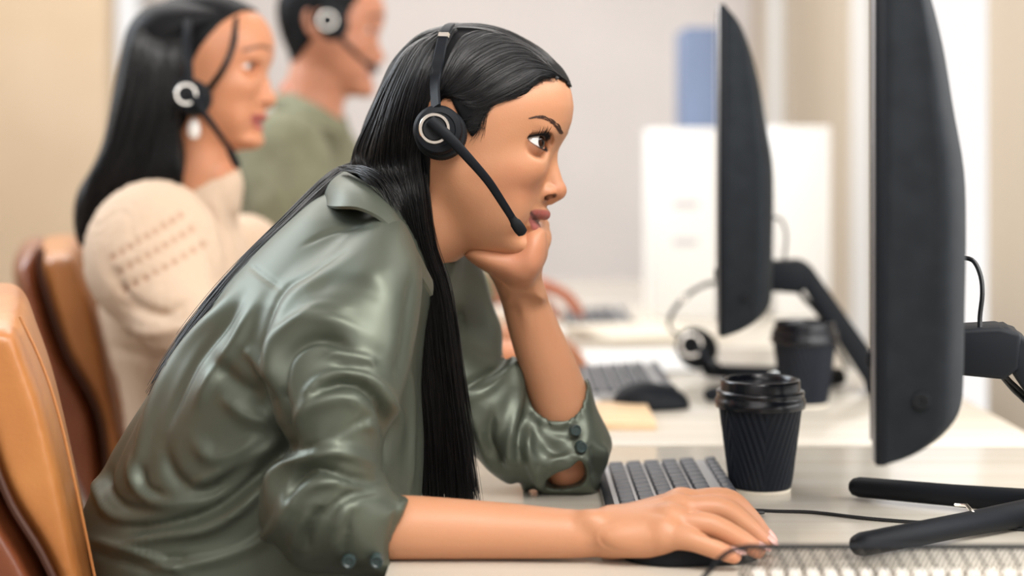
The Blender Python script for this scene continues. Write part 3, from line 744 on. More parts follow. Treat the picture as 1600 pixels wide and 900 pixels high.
def build_far_arm():
    """left forearm propped on its elbow, hand cupping the chin"""
    v = Vol((-0.055, 1.52, 0.73), (0.12, 1.74, 1.09), 0.0016)
    v.limb([P(886, 722, 1.668), P(877, 640, 1.662), P(859, 580, 1.655), P(836, 520, 1.645), P(814, 452, 1.63), P(806, 425, 1.62)], [0.0270, 0.0298, 0.0282, 0.0250, 0.0218, 0.0216], k=0.012)
    palm = [(727, 399), (752, 395), (790, 388), (815, 380), (831, 367), (843, 361), (848, 362), (846, 385), (843, 412), (842, 440), (848, 470), (795, 470), (778, 440), (765, 428), (748, 414)]
    D = 1.585
    v.inflate(outline(palm, D), lambda X, Z: D+0*X+np.clip((1.045-Z)*0.28, -0.01, 0.03), 0.024, 0.024, k=0.016, blur=12)
    v.ell(P(832, 396, 1.578), (0.0115, 0.016, 0.022), (0, 8, 0), k=0.022)     # heel of the thumb
    v.ell(P(776, 408, 1.582), (0.026, 0.017, 0.010), (0, 18, 0), k=0.022)
    # fingers up the far cheek, thumb beside the chin
    base = [P(770, 392, 1.625), P(785, 388, 1.645), P(803, 384, 1.662), P(822, 380, 1.672)]
    tips = [[P(758, 350, 1.655), P(752, 322, 1.672), P(752, 300, 1.682)], [P(772, 340, 1.682), P(768, 305, 1.70), P(770, 280, 1.705)],
            [P(792, 338, 1.692), P(790, 300, 1.708), P(792, 272, 1.710)], [P(808, 340, 1.690), P(808, 305, 1.700), P(806, 282, 1.702)]]
    v.ell(P(800, 400, 1.625), (0.030, 0.038, 0.013), (0, 0, 20), k=0.012)
    for b, t, r in zip(base, tips, (0.0085, 0.0095, 0.0100, 0.0095)): v.chain([b]+t, [r+0.002, r, r*0.9, r*0.72], k=0.006, kin=0.002)
    v.chain([P(834, 392, 1.600), P(842, 372, 1.612), P(846, 352, 1.625)], [0.0125, 0.0105, 0.0080], k=0.008)
    # wrist creases and tendons
    v.chain([P(796, 426, 1.590), P(820, 421, 1.588), P(842, 424, 1.598)], 0.0005, k=0.003, cut=True)
    v.limb([P(803, 412, 1.606), P(808, 432, 1.604), P(818, 480, 1.613), P(832, 530, 1.630)], [0.003, 0.003, 0.0022, 0.001], k=0.008)
    V, Q = v.mesh(2)
    return V, Q, skin_tint(V, [(P(838, 395, 1.575), 0.022), (P(800, 405, 1.575), 0.02), (P(893, 745, 1.66), 0.03)])
M_SATIN = mat('olive_satin', (88, 94, 83), 0.45, 0.52, spec=0.4)
M_SATIN_IN = M_SATIN
M_TROUSER = mat('dark_trousers', (58, 48, 54), 0.8)
M_BUTTON = mat('dark_green_button', (52, 66, 66), 0.3)
TORSO_D = 1.55
def build_shirt(parent):
    D = TORSO_D
    v = Vol((-0.46, 1.26, 0.52), (0.115, 1.80, 1.10), 0.0026)
    tor = [(556, 288), (500, 306), (455, 340), (405, 384), (360, 430), (312, 490), (272, 548), (238, 602), (200, 664), (168, 722), (140, 780), (128, 822), (136, 850), (140, 880), (128, 940), (125, 1040), (300, 1130), (480, 1100), (600, 1010), (640, 900), (656, 800), (662, 700), (658, 600), (664, 520), (672, 460), (664, 410), (640, 350), (604, 300)]
    Tt = lambda X, Z: np.interp(Z, [0.5, 0.62, 0.75, 0.86, 0.95, 1.02, 1.06], [0.15, 0.15, 0.140, 0.150, 0.160, 0.120, 0.075])
    v.inflate(outline(tor, D, 150), D, Tt, 0.13, blur=120)
    # near sleeve
    sl = [(585, 338), (618, 350), (640, 385), (654, 425), (655, 470), (648, 530), (634, 600), (616, 650), (603, 690), (600, 725), (622, 764), (641, 772), (630, 800), (617, 850), (612, 892), (590, 896), (540, 890), (488, 887), (455, 872), (442, 850), (414, 822), (410, 790), (420, 752), (440, 716), (452, 690), (430, 640), (412, 570), (418, 510), (446, 452), (500, 405), (545, 365)]
    y0 = lambda X, Z: np.interp(Z, [0.68, 0.74, 0.80, 0.88, 0.96, 1.02], [1.385, 1.385, 1.372, 1.385, 1.43, 1.47])
    Ts = lambda X, Z: np.interp(Z, [0.70, 0.80, 0.90, 0.98, 1.03], [0.046, 0.056, 0.062, 0.066, 0.060])
    v.inflate(outline(sl, 1.395, 160), y0, Ts, 0.052, k=0.016, blur=16)
    # far shoulder and far sleeve down to the elbow
    v.chain([P(600, 400, 1.62), P(650, 445, 1.70), P(700, 530, 1.705)], [0.075, 0.062, 0.056], k=0.03)
    fs = [(690, 462), (712, 482), (745, 528), (784, 566), (801, 556), (815, 566), (822, 596), (829, 628), (842, 648), (868, 657), (893, 648), (908, 622), (915, 590), (921, 600), (928, 634), (944, 664), (956, 690), (949, 712), (940, 732), (938, 756), (926, 770), (880, 773), (850, 771), (834, 760), (818, 767), (811, 750), (796, 754), (768, 736), (738, 706), (700, 690), (655, 650), (640, 500)]
    v.inflate(outline(fs, 1.675, 170), 1.670, lambda X, Z: np.interp(Z, [0.74, 0.78, 0.82, 0.9], [0.046, 0.064, 0.066, 0.058]), 0.042, k=0.02, blur=10)
    # openings
    v.chain([P(618, 826, 1.393), P(700, 826, 1.393)], [0.0275, 0.0275], k=0.002, cut=True)
    v.cone(P(866, 632, 1.660), P(884, 690, 1.664), 0.0350, 0.0380, k=0.012)
    v.inflate(outline([(823, 600), (829, 628), (842, 645), (868, 654), (893, 648), (908, 625), (914, 598), (912, 560), (840, 520), (818, 560)], 1.63, 50), 1.66, 0.08, 0.004, k=0.004, cut=True)
    v.chain([P(872, 640, 1.657), P(862, 560, 1.655)], [0.0300, 0.0312], k=0.002, cut=True)
    v.inflate(outline([(856, 764), (853, 751), (870, 735), (890, 726), (905, 713), (914, 720), (915, 748), (902, 762), (874, 768)], 1.63, 40), 1.63, 0.034, 0.006, k=0.003, cut=True)
    v.chain([P(700, 300, 1.6), P(612, 372, 1.585)], [0.052, 0.046], k=0.01, cut=True)
    V, Q = v.mesh(3)
    # one round of subdivision for the folds
    R, Vv = 'ridge', None
    L = []
    def r(pts, w, a, asym=0): L.append((pts, w, a, asym))
    # back and side of the body
    r([(372, 440), (346, 482), (300, 528), (270, 570), (238, 640), (214, 736), (206, 780)], 10, 0.0060)
    r([(385, 455), (350, 510), (310, 560), (280, 620), (250, 700)], 7, -0.0045)
    r([(405, 462), (370, 530), (330, 590), (300, 650)], 10, 0.0050)
    r([(346, 462), (300, 512), (252, 575), (210, 650), (172, 730), (152, 790)], 6, -0.0050)
    r([(330, 560), (368, 598), (414, 624)], 13, -0.0060)
    r([(380, 540), (405, 570), (418, 600)], 8, 0.0040)
    r([(345, 615), (385, 650), (430, 662)], 11, 0.0045)
    r([(256, 690), (268, 738), (300, 764), (345, 758), (400, 700)], 10, -0.0060)
    r([(300, 680), (330, 715), (375, 705), (420, 676)], 12, 0.0050)
    r([(276, 772), (338, 742), (400, 712), (440, 690)], 8, 0.0050)
    r([(452, 700), (405, 745), (330, 800), (235, 826), (168, 812)], 10, -0.0080)
    r([(430, 735), (380, 790), (320, 825), (240, 838), (160, 868)], 10, 0.0085)
    r([(460, 760), (420, 830), (340, 868), (220, 892)], 10, 0.0060)
    r([(440, 800), (380, 850), (300, 872), (200, 880)], 6, -0.0050)
    r([(150, 735), (152, 770), (176, 806), (226, 818)], 7, 0.0060)
    r([(166, 720), (170, 760), (196, 790), (250, 800)], 6, -0.0050)
    r([(205, 700), (210, 750), (240, 784), (310, 786)], 8, 0.0045)
    r([(222, 720), (228, 760), (262, 776)], 5, -0.0040)
    r([(136, 842), (180, 852), (230, 870), (300, 900)], 6, 0.0060)
    r([(140, 862), (190, 876), (250, 900)], 4, -0.0050)
    r([(425, 600), (440, 640), (452, 690), (440, 720)], 10, -0.0100)
    # yoke and armhole seams
    r([(384, 409), (412, 432), (443, 453)], 3.2, -0.0028)
    r([(540, 392), (487, 425), (443, 453), (417, 511), (410, 563), (424, 636), (454, 695)], 3.5, -0.0034)
    r([(552, 400), (495, 436), (453, 465), (429, 515), (422, 563), (436, 634)], 8, 0.0022)
    r([(470, 385), (520, 362), (590, 352)], 3.0, -0.0022)
    # near sleeve: the folds of the bent elbow
    r([(442, 668), (438, 610), (448, 560), (478, 534), (516, 532), (558, 556)], 9, -0.0105, -0.3)
    r([(426, 640), (420, 580), (432, 530), (470, 500), (520, 500), (576, 524)], 10, 0.0050)
    r([(500, 560), (530, 552), (570, 560), (590, 575)], 6, 0.0045)
    r([(520, 575), (548, 574), (572, 582)], 4, -0.0050)
    r([(470, 640), (488, 608), (520, 588), (562, 588), (600, 614), (622, 662), (616, 724)], 9, 0.0075)
    r([(486, 624), (512, 603), (552, 599), (584, 620), (602, 660), (600, 734)], 5.5, -0.0105)
    r([(458, 690), (470, 650), (500, 628), (548, 624), (580, 648)], 10, 0.0060)
    r([(455, 712), (498, 694), (550, 668), (576, 652)], 5, -0.0070)
    r([(470, 700), (520, 684), (566, 664), (590, 672)], 6, 0.0050)
    r([(416, 790), (432, 744), (474, 716), (530, 706), (594, 728)], 9, 0.0085)
    r([(448, 800), (460, 755), (494, 734), (550, 748), (612, 758)], 6, -0.0085)
    r([(440, 850), (452, 800), (480, 764), (520, 752), (560, 762)], 8, 0.0060)
    r([(500, 820), (530, 785), (560, 770), (600, 765)], 6, -0.0070)
    r([(478, 868), (484, 820), (508, 790)], 5, -0.0070)
    r([(460, 872), (464, 830), (490, 795)], 6, 0.0050)
    r([(520, 878), (522, 835), (540, 800), (566, 782)], 7, 0.0050)
    r([(552, 772), (542, 820), (540, 885)], 3.0, -0.0040)
    r([(634, 776), (620, 830), (610, 890)], 3.0, 0.0024)
    r([(626, 774), (611, 830), (602, 888)], 2.2, -0.0016)
    r([(560, 400), (600, 450), (610, 520), (600, 570)], 30, 0.0040)
    r([(645, 420), (634, 490), (624, 560), (620, 600)], 7, -0.0035)
    r([(480, 460), (520, 440), (570, 450), (610, 480)], 14, -0.0025)
    r([(460, 500), (500, 478), (560, 486)], 8, 0.0022)
    # front panel
    r([(640, 560), (644, 640), (642, 720), (640, 770)], 5, 0.0040)
    r([(652, 540), (656, 640), (654, 740)], 3.5, -0.0030)
    # far sleeve
    r([(712, 484), (722, 506), (716, 530)], 4, -0.0040)
    r([(720, 610), (752, 590), (790, 566)], 4.5, -0.0055)
    r([(728, 625), (768, 604), (806, 570), (812, 600), (812, 640)], 7, 0.0040)
    r([(736, 650), (752, 690), (764, 720), (790, 744)], 8, 0.0055)
    r([(772, 640), (766, 690), (786, 728)], 6, -0.0060)
    r([(812, 604), (802, 650), (794, 700), (800, 736)], 8, 0.0075)
    r([(824, 640), (812, 690), (812, 730)], 6, -0.0075)
    r([(824, 664), (824, 700), (836, 740), (850, 766)], 7, 0.0065)
    r([(842, 690), (868, 706), (898, 712), (914, 700)], 7, -0.0045)
    r([(836, 664), (862, 684), (892, 690)], 7, 0.0030)
    r([(832, 646), (850, 660), (878, 664), (904, 646), (917, 610)], 3.5, 0.0025)
    r([(922, 690), (930, 720), (924, 755)], 6, -0.0050)
    r([(940, 690), (944, 716), (934, 750)], 6, 0.0040)
    r([(850, 775), (846, 740), (872, 716), (904, 712), (920, 730), (926, 762)], 5, 0.0045)
    r([(884, 652), (888, 676), (900, 710)], 2.2, -0.0022)
    V = folds(V, Q, L)
    for _ in range(3): V = lap(V, Q, 0.5)
    # fine crumple of thin satin
    shirt = link_mesh('satin_shirt', V, Q, M_SATIN, parent)
    # collar
    top = [P(548, 268, 1.69), P(532, 262, 1.62), P(546, 272, 1.548), P(577, 292, 1.510), P(606, 326, 1.494), P(634, 378, 1.490), P(652, 418, 1.500)]
    bot = [P(520, 320, 1.70), P(499, 318, 1.60), P(520, 324, 1.485), P(563, 327, 1.452), P(606, 352, 1.440), P(640, 404, 1.440), P(674, 462, 1.470)]
    mb = MB(); mb.add(*sheet(top, bot, 0.0028, bulge=0.006)); mb.build('collar', M_SATIN, shirt)
    # buttons
    mb = None
    for a, b, D, nrm in ((545, 876, 1.338, (0, -1, -0.15)), (589, 876, 1.344, (0, -1, -0.15)), (899, 672, 1.618, (0.2, -1, 0.1)), (908, 698, 1.612, (0.2, -1, 0.0))):
        M = Vector(nrm).to_track_quat('Z', 'Y').to_matrix(); r_ = 0.0056
        b_ = MB(); b_.lathe(P(a, b, D), [(0.001, 0.0032), (r_*0.55, 0.0030), (r_*0.72, 0.0040), (r_*0.92, 0.0038), (r_, 0.0024), (r_, -0.004)], 24, M)
        b_.build('shirt_button', M_BUTTON, shirt)
    return shirt
def build_lower_body(parent):
    v = Vol((-0.5, 1.28, 0.0), (0.25, 1.84, 0.72), 0.006)
    v.ell((-0.25, 1.55, 0.56), (0.13, 0.17, 0.11), None, k=0.04)
    for s in (-1, 1):
        y = 1.55+s*0.09
        v.chain([(-0.28, y, 0.545), (0.10, y+s*0.02, 0.545), (0.13, y+s*0.02, 0.50), (0.06, y+s*0.02, 0.09)], [0.088, 0.062, 0.058, 0.038], k=0.03)
        v.chain([(0.06, y+s*0.02, 0.05), (0.17, y+s*0.02, 0.035)], [0.036, 0.03], k=0.02)
    V, Q = v.mesh(2); link_mesh('trousers', V, Q, M_TROUSER, parent)
def back_hair(parent):
    g = [[(548, 256), (520, 268), (488, 296), (440, 345), (392, 392), (348, 440), (300, 500), (264, 552), (236, 600)],
         [(560, 262), (528, 280), (492, 312), (446, 356), (404, 396), (362, 444), (316, 502), (280, 556), (250, 600)],
         [(572, 262), (532, 272), (500, 300), (452, 346), (400, 388), (352, 438), (306, 496), (270, 550), (230, 620)]]
    D = [1.60, 1.57, 1.56, 1.545, 1.535, 1.52, 1.51, 1.505, 1.50]
    out = []
    for k, pts in enumerate(g): out.append(np.array([P(a, b, d-0.02*(k == 1)) for (a, b), d in zip(pts, D)]))
    S = strands_between(out, 420, 40, 0.0022, 31)
    r = np.random.default_rng(3); n, m, _ = S.shape; f = 1-r.random(n)**1.6*0.5; t = np.linspace(0, 1, m)[None, :]*f[:, None]*(m-1)
    i = np.minimum(t.astype(int), m-2); w = (t-i)[..., None]; a = np.arange(n)[:, None]; S = S[a, i]*(1-w)+S[a, i+1]*w
    # flyaways across the collar
    c1 = np.array([P(548, 262, 1.535), P(575, 270, 1.50), P(600, 292, 1.485), P(618, 330, 1.478)]); c2 = np.array([P(530, 262, 1.55), P(560, 266, 1.51), P(590, 280, 1.485), P(612, 300, 1.478)])
    S3 = strands_between([c1, c2], 120, 16, 0.003, 33)
    V, Q = merge([hair_tubes(S, 0.0005, 0.0002), hair_tubes(S3, 0.0004, 0.0002)]); link_mesh('hair_down_the_back', V, Q, M_HAIR, parent)
def core(nodes, links, h=0.008):
    """neck base, shoulders and upper arms, all inside the clothing, joining head and arms"""
    pts = np.array([n[0] for n in nodes]); r = max(n[1] for n in nodes)+0.02; v = Vol(pts.min(0)-r, pts.max(0)+r, h)
    for a, b in links: v.cone(nodes[a][0], nodes[b][0], nodes[a][1], nodes[b][1], k=0.02)
    return v.mesh(1)

def main_woman():
    Vh, Qh, ch = build_head()
    Va, Qa, ca, nails = build_near_arm(); Vb, Qb, cb = build_far_arm()
    Vc, Qc = core([(P(612, 392, 1.60), 0.05), (P(560, 470, 1.57), 0.05), (P(550, 480, 1.47), 0.030), (P(530, 620, 1.405), 0.026), (P(520, 800, 1.395), 0.022), (P(650, 470, 1.69), 0.035), (P(720, 560, 1.69), 0.034), (P(800, 660, 1.68), 0.028), (P(880, 722, 1.668), 0.022)], [(0, 1), (1, 2), (2, 3), (3, 4), (1, 5), (5, 6), (6, 7), (7, 8)], 0.006)
    V, Q = merge([(head_w(Vh), Qh), (Va, Qa), (Vb, Qb), (Vc, Qc)]); cb = np.vstack([cb, np.ones((len(Vc), 3))*cb[0]])
    body = link_mesh('person', V, Q, M_SKIN, color=np.vstack([ch, ca, cb]))
    tag(body, 'woman in the olive satin shirt leaning her chin on her hand at the near desk', 'person')
    eye_details(Vh, body); Vc = build_hair(body, Vh); build_shirt(body); back_hair(body); build_lower_body(body)
    M_NAIL = mat('nail', (226, 176, 164), 0.2)
    for a, b, r in nails:
        d = (b-a)/np.linalg.norm(b-a); up = np.array([0, -0.25, 1.0]); up = up-d*np.dot(up, d); up /= np.linalg.norm(up); sd = np.cross(d, up)
        mb = bmesh.new(); bmesh.ops.create_uvsphere(mb, u_segments=16, v_segments=10, radius=1.0)
        M = np.stack([d*0.0075, sd*0.0052, up*0.0016], 1); c = b+d*0.002+up*(r*0.86)
        Vn = [M@np.array(v.co)+c for v in mb.verts]; Fn = [[v.index for v in f.verts] for f in mb.faces]; mb.free()
        link_mesh('fingernail', Vn, Fn, M_NAIL, body)
    return body, Vc
# ================================================================== things on and around the desks
def make_headset(name, Cc, k, nrm, band, boom, label, far_cup=None, group=None):
    """cup centre Cc (world), scale k (1 = life size), nrm outward direction, band = centre line, boom = line to the microphone"""
    root = empty(name, tuple(Cc)); tag(root, label, 'headset', group)
    def cup(C, n, ring):
        M = Vector([float(x) for x in n]).to_track_quat('Z', 'Y').to_matrix(); R = 0.0225*k
        p = MB(); p.lathe(C, [(0.001, -0.004*k), (R*0.86, -0.004*k), (R*0.95, -0.0015*k), (R, 0.002*k), (R*0.98, 0.006*k), (R*0.90, 0.0085*k), (R*0.70, 0.0095*k), (R*0.66, 0.0085*k), (0.001, 0.0085*k)], 64, M)
        p.build('ear_cup', M_BLACK, root)
        q = MB(); V = []; seg = 120; C2 = np.array(C)-np.array(n)*0.011*k+np.array([0.0035, 0, -0.0035])*k
        pr = [(0.55, -0.008), (0.9, -0.0085), (1.0, -0.005), (1.03, 0.0), (1.0, 0.005), (0.92, 0.0075), (0.6, 0.0075)]
        F = []
        for a, b in pr:
            for s in range(seg):
                an = 2*math.pi*s/seg; rr = R*1.03*a*(1+(0.016 if (s//1) % 2 and a > 0.95 else 0)); v = M @ Vector((rr*math.cos(an), rr*math.sin(an), b*k)); V.append((v[0]+C2[0], v[1]+C2[1], v[2]+C2[2]))
        for i in range(len(pr)-1):
            for s in range(seg): F.append((i*seg+s, i*seg+(s+1) % seg, (i+1)*seg+(s+1) % seg, (i+1)*seg+s))
        F.append(tuple(range(seg))[::-1]); F.append(tuple(range((len(pr)-1)*seg, len(pr)*seg)))
        q.add(V, F).build('ear_cushion', M_BLACK_SOFT, root)
        if ring:
            g = MB(); Cr = np.array(C)+np.array(n)*0.0085*k+np.array([-0.0035, 0, 0.0010])*k
            t = [(0.0108, 0.0), (0.0140, 0.0), (0.0142, 0.0012), (0.0136, 0.0020), (0.0114, 0.0020), (0.0108, 0.0012), (0.0108, 0.0)]
            g.lathe(Cr, [(a*k, b*k) for a, b in t], 64, M, cap=False); g.build('silver_ring', M_CHROME, root)
            d = MB(); d.lathe(Cr, [(0.0005*k, 0.0016*k), (0.0100*k, 0.0014*k), (0.0106*k, 0.0), (0.0106*k, -0.001*k)], 48, M); d.build('hub', M_BLACK_SOFT, root)
    cup(Cc, nrm, True)
    if far_cup is not None: cup(far_cup[0], far_cup[1], False)
    c = spline(band, 48); T = np.gradient(c, axis=0); T /= np.linalg.norm(T, axis=1, keepdims=True); mid = c.mean(0)
    out = c-mid; out -= T*np.sum(out*T, 1)[:, None]; out /= np.linalg.norm(out, axis=1, keepdims=True); sd = np.cross(T, out)
    w = 0.0058*k*np.interp(np.linspace(0, 1, 48), [0, 0.5, 1], [1.0, 0.86, 1.0]); th = 0.0016*k; V = []; F = []
    prof = [(-1, 0), (-0.8, 1), (0.8, 1), (1, 0), (0.8, -1), (-0.8, -1)]
    for i in range(48):
        for a, b in prof: V.append(c[i]+sd[i]*w[i]*a+out[i]*th*b)
    for i in range(47):
        for s in range(6): F.append((i*6+s, i*6+(s+1) % 6, (i+1)*6+(s+1) % 6, (i+1)*6+s))
    F.append((0, 1, 2, 3, 4, 5)); F.append(tuple(47*6+s for s in range(6)))
    MB().add(V, F).build('headband', M_BLACK, root)
    sl = MB(); i0 = 20; m = c[i0:i0+4]; V = []; F = []
    for i in range(i0, i0+3):
        for a, b in prof: V.append(c[i]+sd[i]*w[i]*a*1.12+out[i]*th*b*1.5)
    for i in range(2):
        for s in range(6): F.append((i*6+s, i*6+(s+1) % 6, (i+1)*6+(s+1) % 6, (i+1)*6+s))
    sl.add(V, F).build('steel_slider', M_CHROME, root)
    b = spline(boom[:-1], 30); bm_ = MB(); bm_.tube(b, list(np.interp(np.linspace(0, 1, 30), [0, 0.15, 0.5, 1], [0.0050*k, 0.0050*k, 0.0041*k, 0.0034*k])), 14, flat=0.5, up=(0, 1, 0)); bm_.build('boom_arm', M_BLACK, root)
    a, e = np.array(boom[-2]), np.array(boom[-1]); d = (e-a)
    mc = MB(); mc.tube([a-d*0.25, a, a+d*0.15, a+d*0.6, a+d*0.9, e], [0.0034*k, 0.0040*k, 0.0052*k, 0.0056*k, 0.0050*k, 0.0026*k], 18, flat=0.75, up=(0, 1, 0))
    mo = mc.build('microphone', M_BLACK_SOFT, root)
    return root
def paper_cup(loc, sc=1.0, label='', group=None):
    root = empty('paper_cup', loc); tag(root, label, 'cup', group)
    x, y, z = loc; H = 0.0885*sc; n, m = 260, 46; V = []
    for j in range(m):
        t = j/(m-1); r0 = (0.0306+(0.0418-0.0306)*t)*sc; zz = z+0.003*sc+(H-0.003*sc)*t
        for i in range(n):
            a = 2*math.pi*i/n; da = (a-(-math.pi/2)+math.pi) % (2*math.pi)-math.pi; k = 3; da2 = ((da+math.pi/k) % (2*math.pi/k))-math.pi/k
            s = math.sin(2*math.pi*(abs(da2)*0.036/0.0062-(zz-z)/sc/0.021)); e = min(1, t*12, (1-t)*12)
            r = r0+0.00065*sc*s*e; V.append((x+r*math.cos(a), y+r*math.sin(a), zz))
    F = [(j*n+i, j*n+(i+1) % n, (j+1)*n+(i+1) % n, (j+1)*n+i) for j in range(m-1) for i in range(n)]
    F.append(tuple(range(n))[::-1]); MB().add(V, F).build('cup_sleeve', M_CUP, root, angle=180)
    b = MB(); b.lathe(loc, [(0.028*sc, 0.0), (0.0300*sc, 0.0), (0.0305*sc, 0.004*sc), (0.0290*sc, 0.005*sc)], 64); b.build('paper_base', M_PAPER, root)
    l = MB(); l.lathe((x, y, z+H-0.002*sc), [(0.0425*sc, -0.004*sc), (0.0450*sc, -0.0035*sc), (0.0456*sc, 0.000), (0.0452*sc, 0.0040*sc), (0.0440*sc, 0.0060*sc), (0.0436*sc, 0.0095*sc), (0.0442*sc, 0.0110*sc), (0.0436*sc, 0.0130*sc), (0.0400*sc, 0.0140*sc), (0.0398*sc, 0.0220*sc), (0.0394*sc, 0.0240*sc), (0.0376*sc, 0.0248*sc), (0.0362*sc, 0.0238*sc), (0.0356*sc, 0.0190*sc), (0.001, 0.0180*sc)], 96)
    l.build('cup_lid', M_LID, root, angle=60)
    return root
M_CUP = mat('black_ripple_card', (13, 20, 31), 0.6, spec=0.3)
M_LID = mat('black_glossy_lid', (14, 18, 25), 0.25)
M_PAPER = mat('cream_paper', (232, 224, 208), 0.7)
M_SCREEN = mat('dark_screen', (18, 20, 26), 0.12)
M_MON = noise_mat(mat('charcoal_monitor_plastic', (48, 52, 56), 0.75, spec=0.15), (24, 28, 32), (29, 33, 37), 60, bump=0.05, bump_scale=900)
M_SILVER = mat('brushed_aluminium', (176, 176, 178), 0.35, 0.9)
M_CABLE = mat('black_cable', (12, 14, 18), 0.45)
def make_monitor():
    O = Vector((0.219*1.51, 1.51, DESK)); rz = -math.radians(12.35)
    root = empty('desktop_monitor', O, rz); Mw = root.matrix_world.copy()
    tag(root, 'large black monitor seen edge-on nearest the camera, at the right', 'monitor', 'monitors on the desks')
    def W_(x, y, z): return tuple(Mw @ Vector((x, y, z-DESK)))
    # side outline of the back shell: (behind the glass, height)
    prof = [(0.006, 0.8475), (0.028, 0.8530), (0.045, 0.8605), (0.058, 0.870), (0.0665, 0.883), (0.0685, 0.905), (0.0695, 0.955), (0.0705, 1.015), (0.0690, 1.065), (0.0605, 1.115), (0.052, 1.165), (0.040, 1.21), (0.026, 1.242), (0.006, 1.262)]
    pf = spline(prof, 48); Wd = 0.278; V = []; F = []; nu = 40
    us = np.sin(np.linspace(-math.pi/2, math.pi/2, nu)); f = (1-np.abs(us)**5)**0.42
    for i, u in enumerate(us):
        for (a, z) in pf:
            zc_ = 1.055; V.append(W_(0.006+(a-0.006)*(0.62+0.38*f[i])*(1 if abs(u) < 0.9999 else 0.96), u*Wd, z))
    n = len(pf)
    for i in range(nu-1):
        for j in range(n-1): F.append((i*n+j, i*n+j+1, (i+1)*n+j+1, (i+1)*n+j))
    F.append(tuple(range(n))); F.append(tuple((nu-1)*n+j for j in range(n))[::-1])
    F.append(tuple(i*n for i in range(nu))); F.append(tuple(i*n+n-1 for i in range(nu)))
    fr = [V[i*n] for i in range(nu)]
    back = MB().add(V, F).build('back_shell', M_MON, root, angle=35)
    def lbox(c, size, m, nm, bev=0.001, par=None):
        b = MB(); b.box(c, size, None, bev); b.V = [W_(*v) for v in b.V]; o = b.build(nm, m, root); 
        if par: pass
        return o
    lbox((0.003, 0, 1.0548), (0.008, 0.560, 0.4155), M_BLACK, 'front_frame', 0.0015)
    lbox((-0.0022, 0, 1.0548), (0.0024, 0.556, 0.411), M_SILVER, 'aluminium_trim', 0.0008)
    lbox((-0.0040, 0, 1.0600), (0.0016, 0.545, 0.390), M_SCREEN, 'screen', 0.0004)
    lbox((-0.0045, -0.262, 0.925), (0.006, 0.020, 0.012), M_BLACK, 'clip', 0.002)
    # round recess with the button low on the near side
    bt = MB(); c = W_(0.0325, -0.2790, 0.8965); M = Vector(Mw.to_3x3() @ Vector((0, -1, 0))).to_track_quat('Z', 'Y').to_matrix()
    bt.lathe(c, [(0.0001, 0.0012), (0.0028, 0.0010), (0.0032, 0.0024), (0.0060, 0.0022), (0.0066, 0.0004), (0.0066, -0.004)], 32, M); bt.build('power_button', M_BLACK_SOFT, root)
    # neck, slanted stay and the two feet
    def wp(px, py, D): return P(px, py, D)
    nk = MB(); nk.prism([(0.055, 0.884), (0.110, 0.880), (0.122, 0.890), (0.124, 0.921), (0.105, 0.926), (0.055, 0.922)], -0.03, 0.03, 0.004); nk.V = [W_(*v) for v in nk.V]; nk.build('neck', M_BLACK, root)
    st = MB(); st.prism([(0.086, 0.922), (0.112, 0.926), (0.128, 0.916), (0.238, 0.760), (0.238, 0.742), (0.205, 0.742), (0.200, 0.756), (0.112, 0.892), (0.090, 0.900)], -0.026, 0.026, 0.004); st.V = [W_(*v) for v in st.V]; st.build('stay', M_BLACK, root)
    hub = np.array([0.510, 1.534, DESK+0.014])
    for (px, py, r0) in ((1334, 850, 0.0105), (1328, 757, 0.0105)):
        D = F_PX*(ZC-DESK-0.012)/(py-HZ+2); tip = np.array([(px-800)*D/F_PX, D, DESK+0.0115]); ft = MB()
        d = hub-tip; d /= np.linalg.norm(d)
        ft.tube([tip-d*0.0, tip+d*0.003, tip+d*0.010, tip+(hub-tip)*0.5, hub], [0.005, 0.0085, r0, r0*1.05, r0*1.3], 20, flat=0.95); ft.build('foot', M_BLACK, root)
    cl = MB(); q = hub+(np.array([0.295, 1.42, DESK+0.0115])-hub)*0.52; q2 = q+np.array([0.006, -0.014, 0.0]); cl.tube([q+np.array([-0.002, 0.012, 0.012]), q+np.array([0.004, -0.002, 0.0145]), q+np.array([0.009, -0.012, 0.008]), q+np.array([0.010, -0.016, -0.002])], 0.0016, 8); cl.build('steel_clip', M_CHROME, root)
    for pts in ([(1498, 402, 1.50), (1520, 407, 1.49), (1532, 430, 1.48), (1535, 460, 1.475), (1531, 500, 1.475), (1535, 535, 1.47), (1552, 570, 1.47), (1580, 606, 1.48), (1620, 650, 1.50), (1680, 760, 1.58)],
                [(1508, 512, 1.50), (1520, 530, 1.47), (1545, 562, 1.465), (1575, 592, 1.475), (1618, 640, 1.50), (1690, 765, 1.585)]):
        cb = MB(); cb.tube(spline([P(*p) for p in pts], 40), 0.0021, 8); cb.build('cable', M_CABLE, root)
    return root
def copy_tree(o, parent=None):
    c = o.copy(); COL.objects.link(c)
    if parent is not None: c.parent = parent
    for ch in [x for x in list(COL.objects) if x.parent == o]: copy_tree(ch, c)
    return c
M_KEY = mat('dark_grey_key', (66, 70, 77), 0.38)
M_KBODY = mat('grey_keyboard_body', (168, 168, 168), 0.38, 0.2)
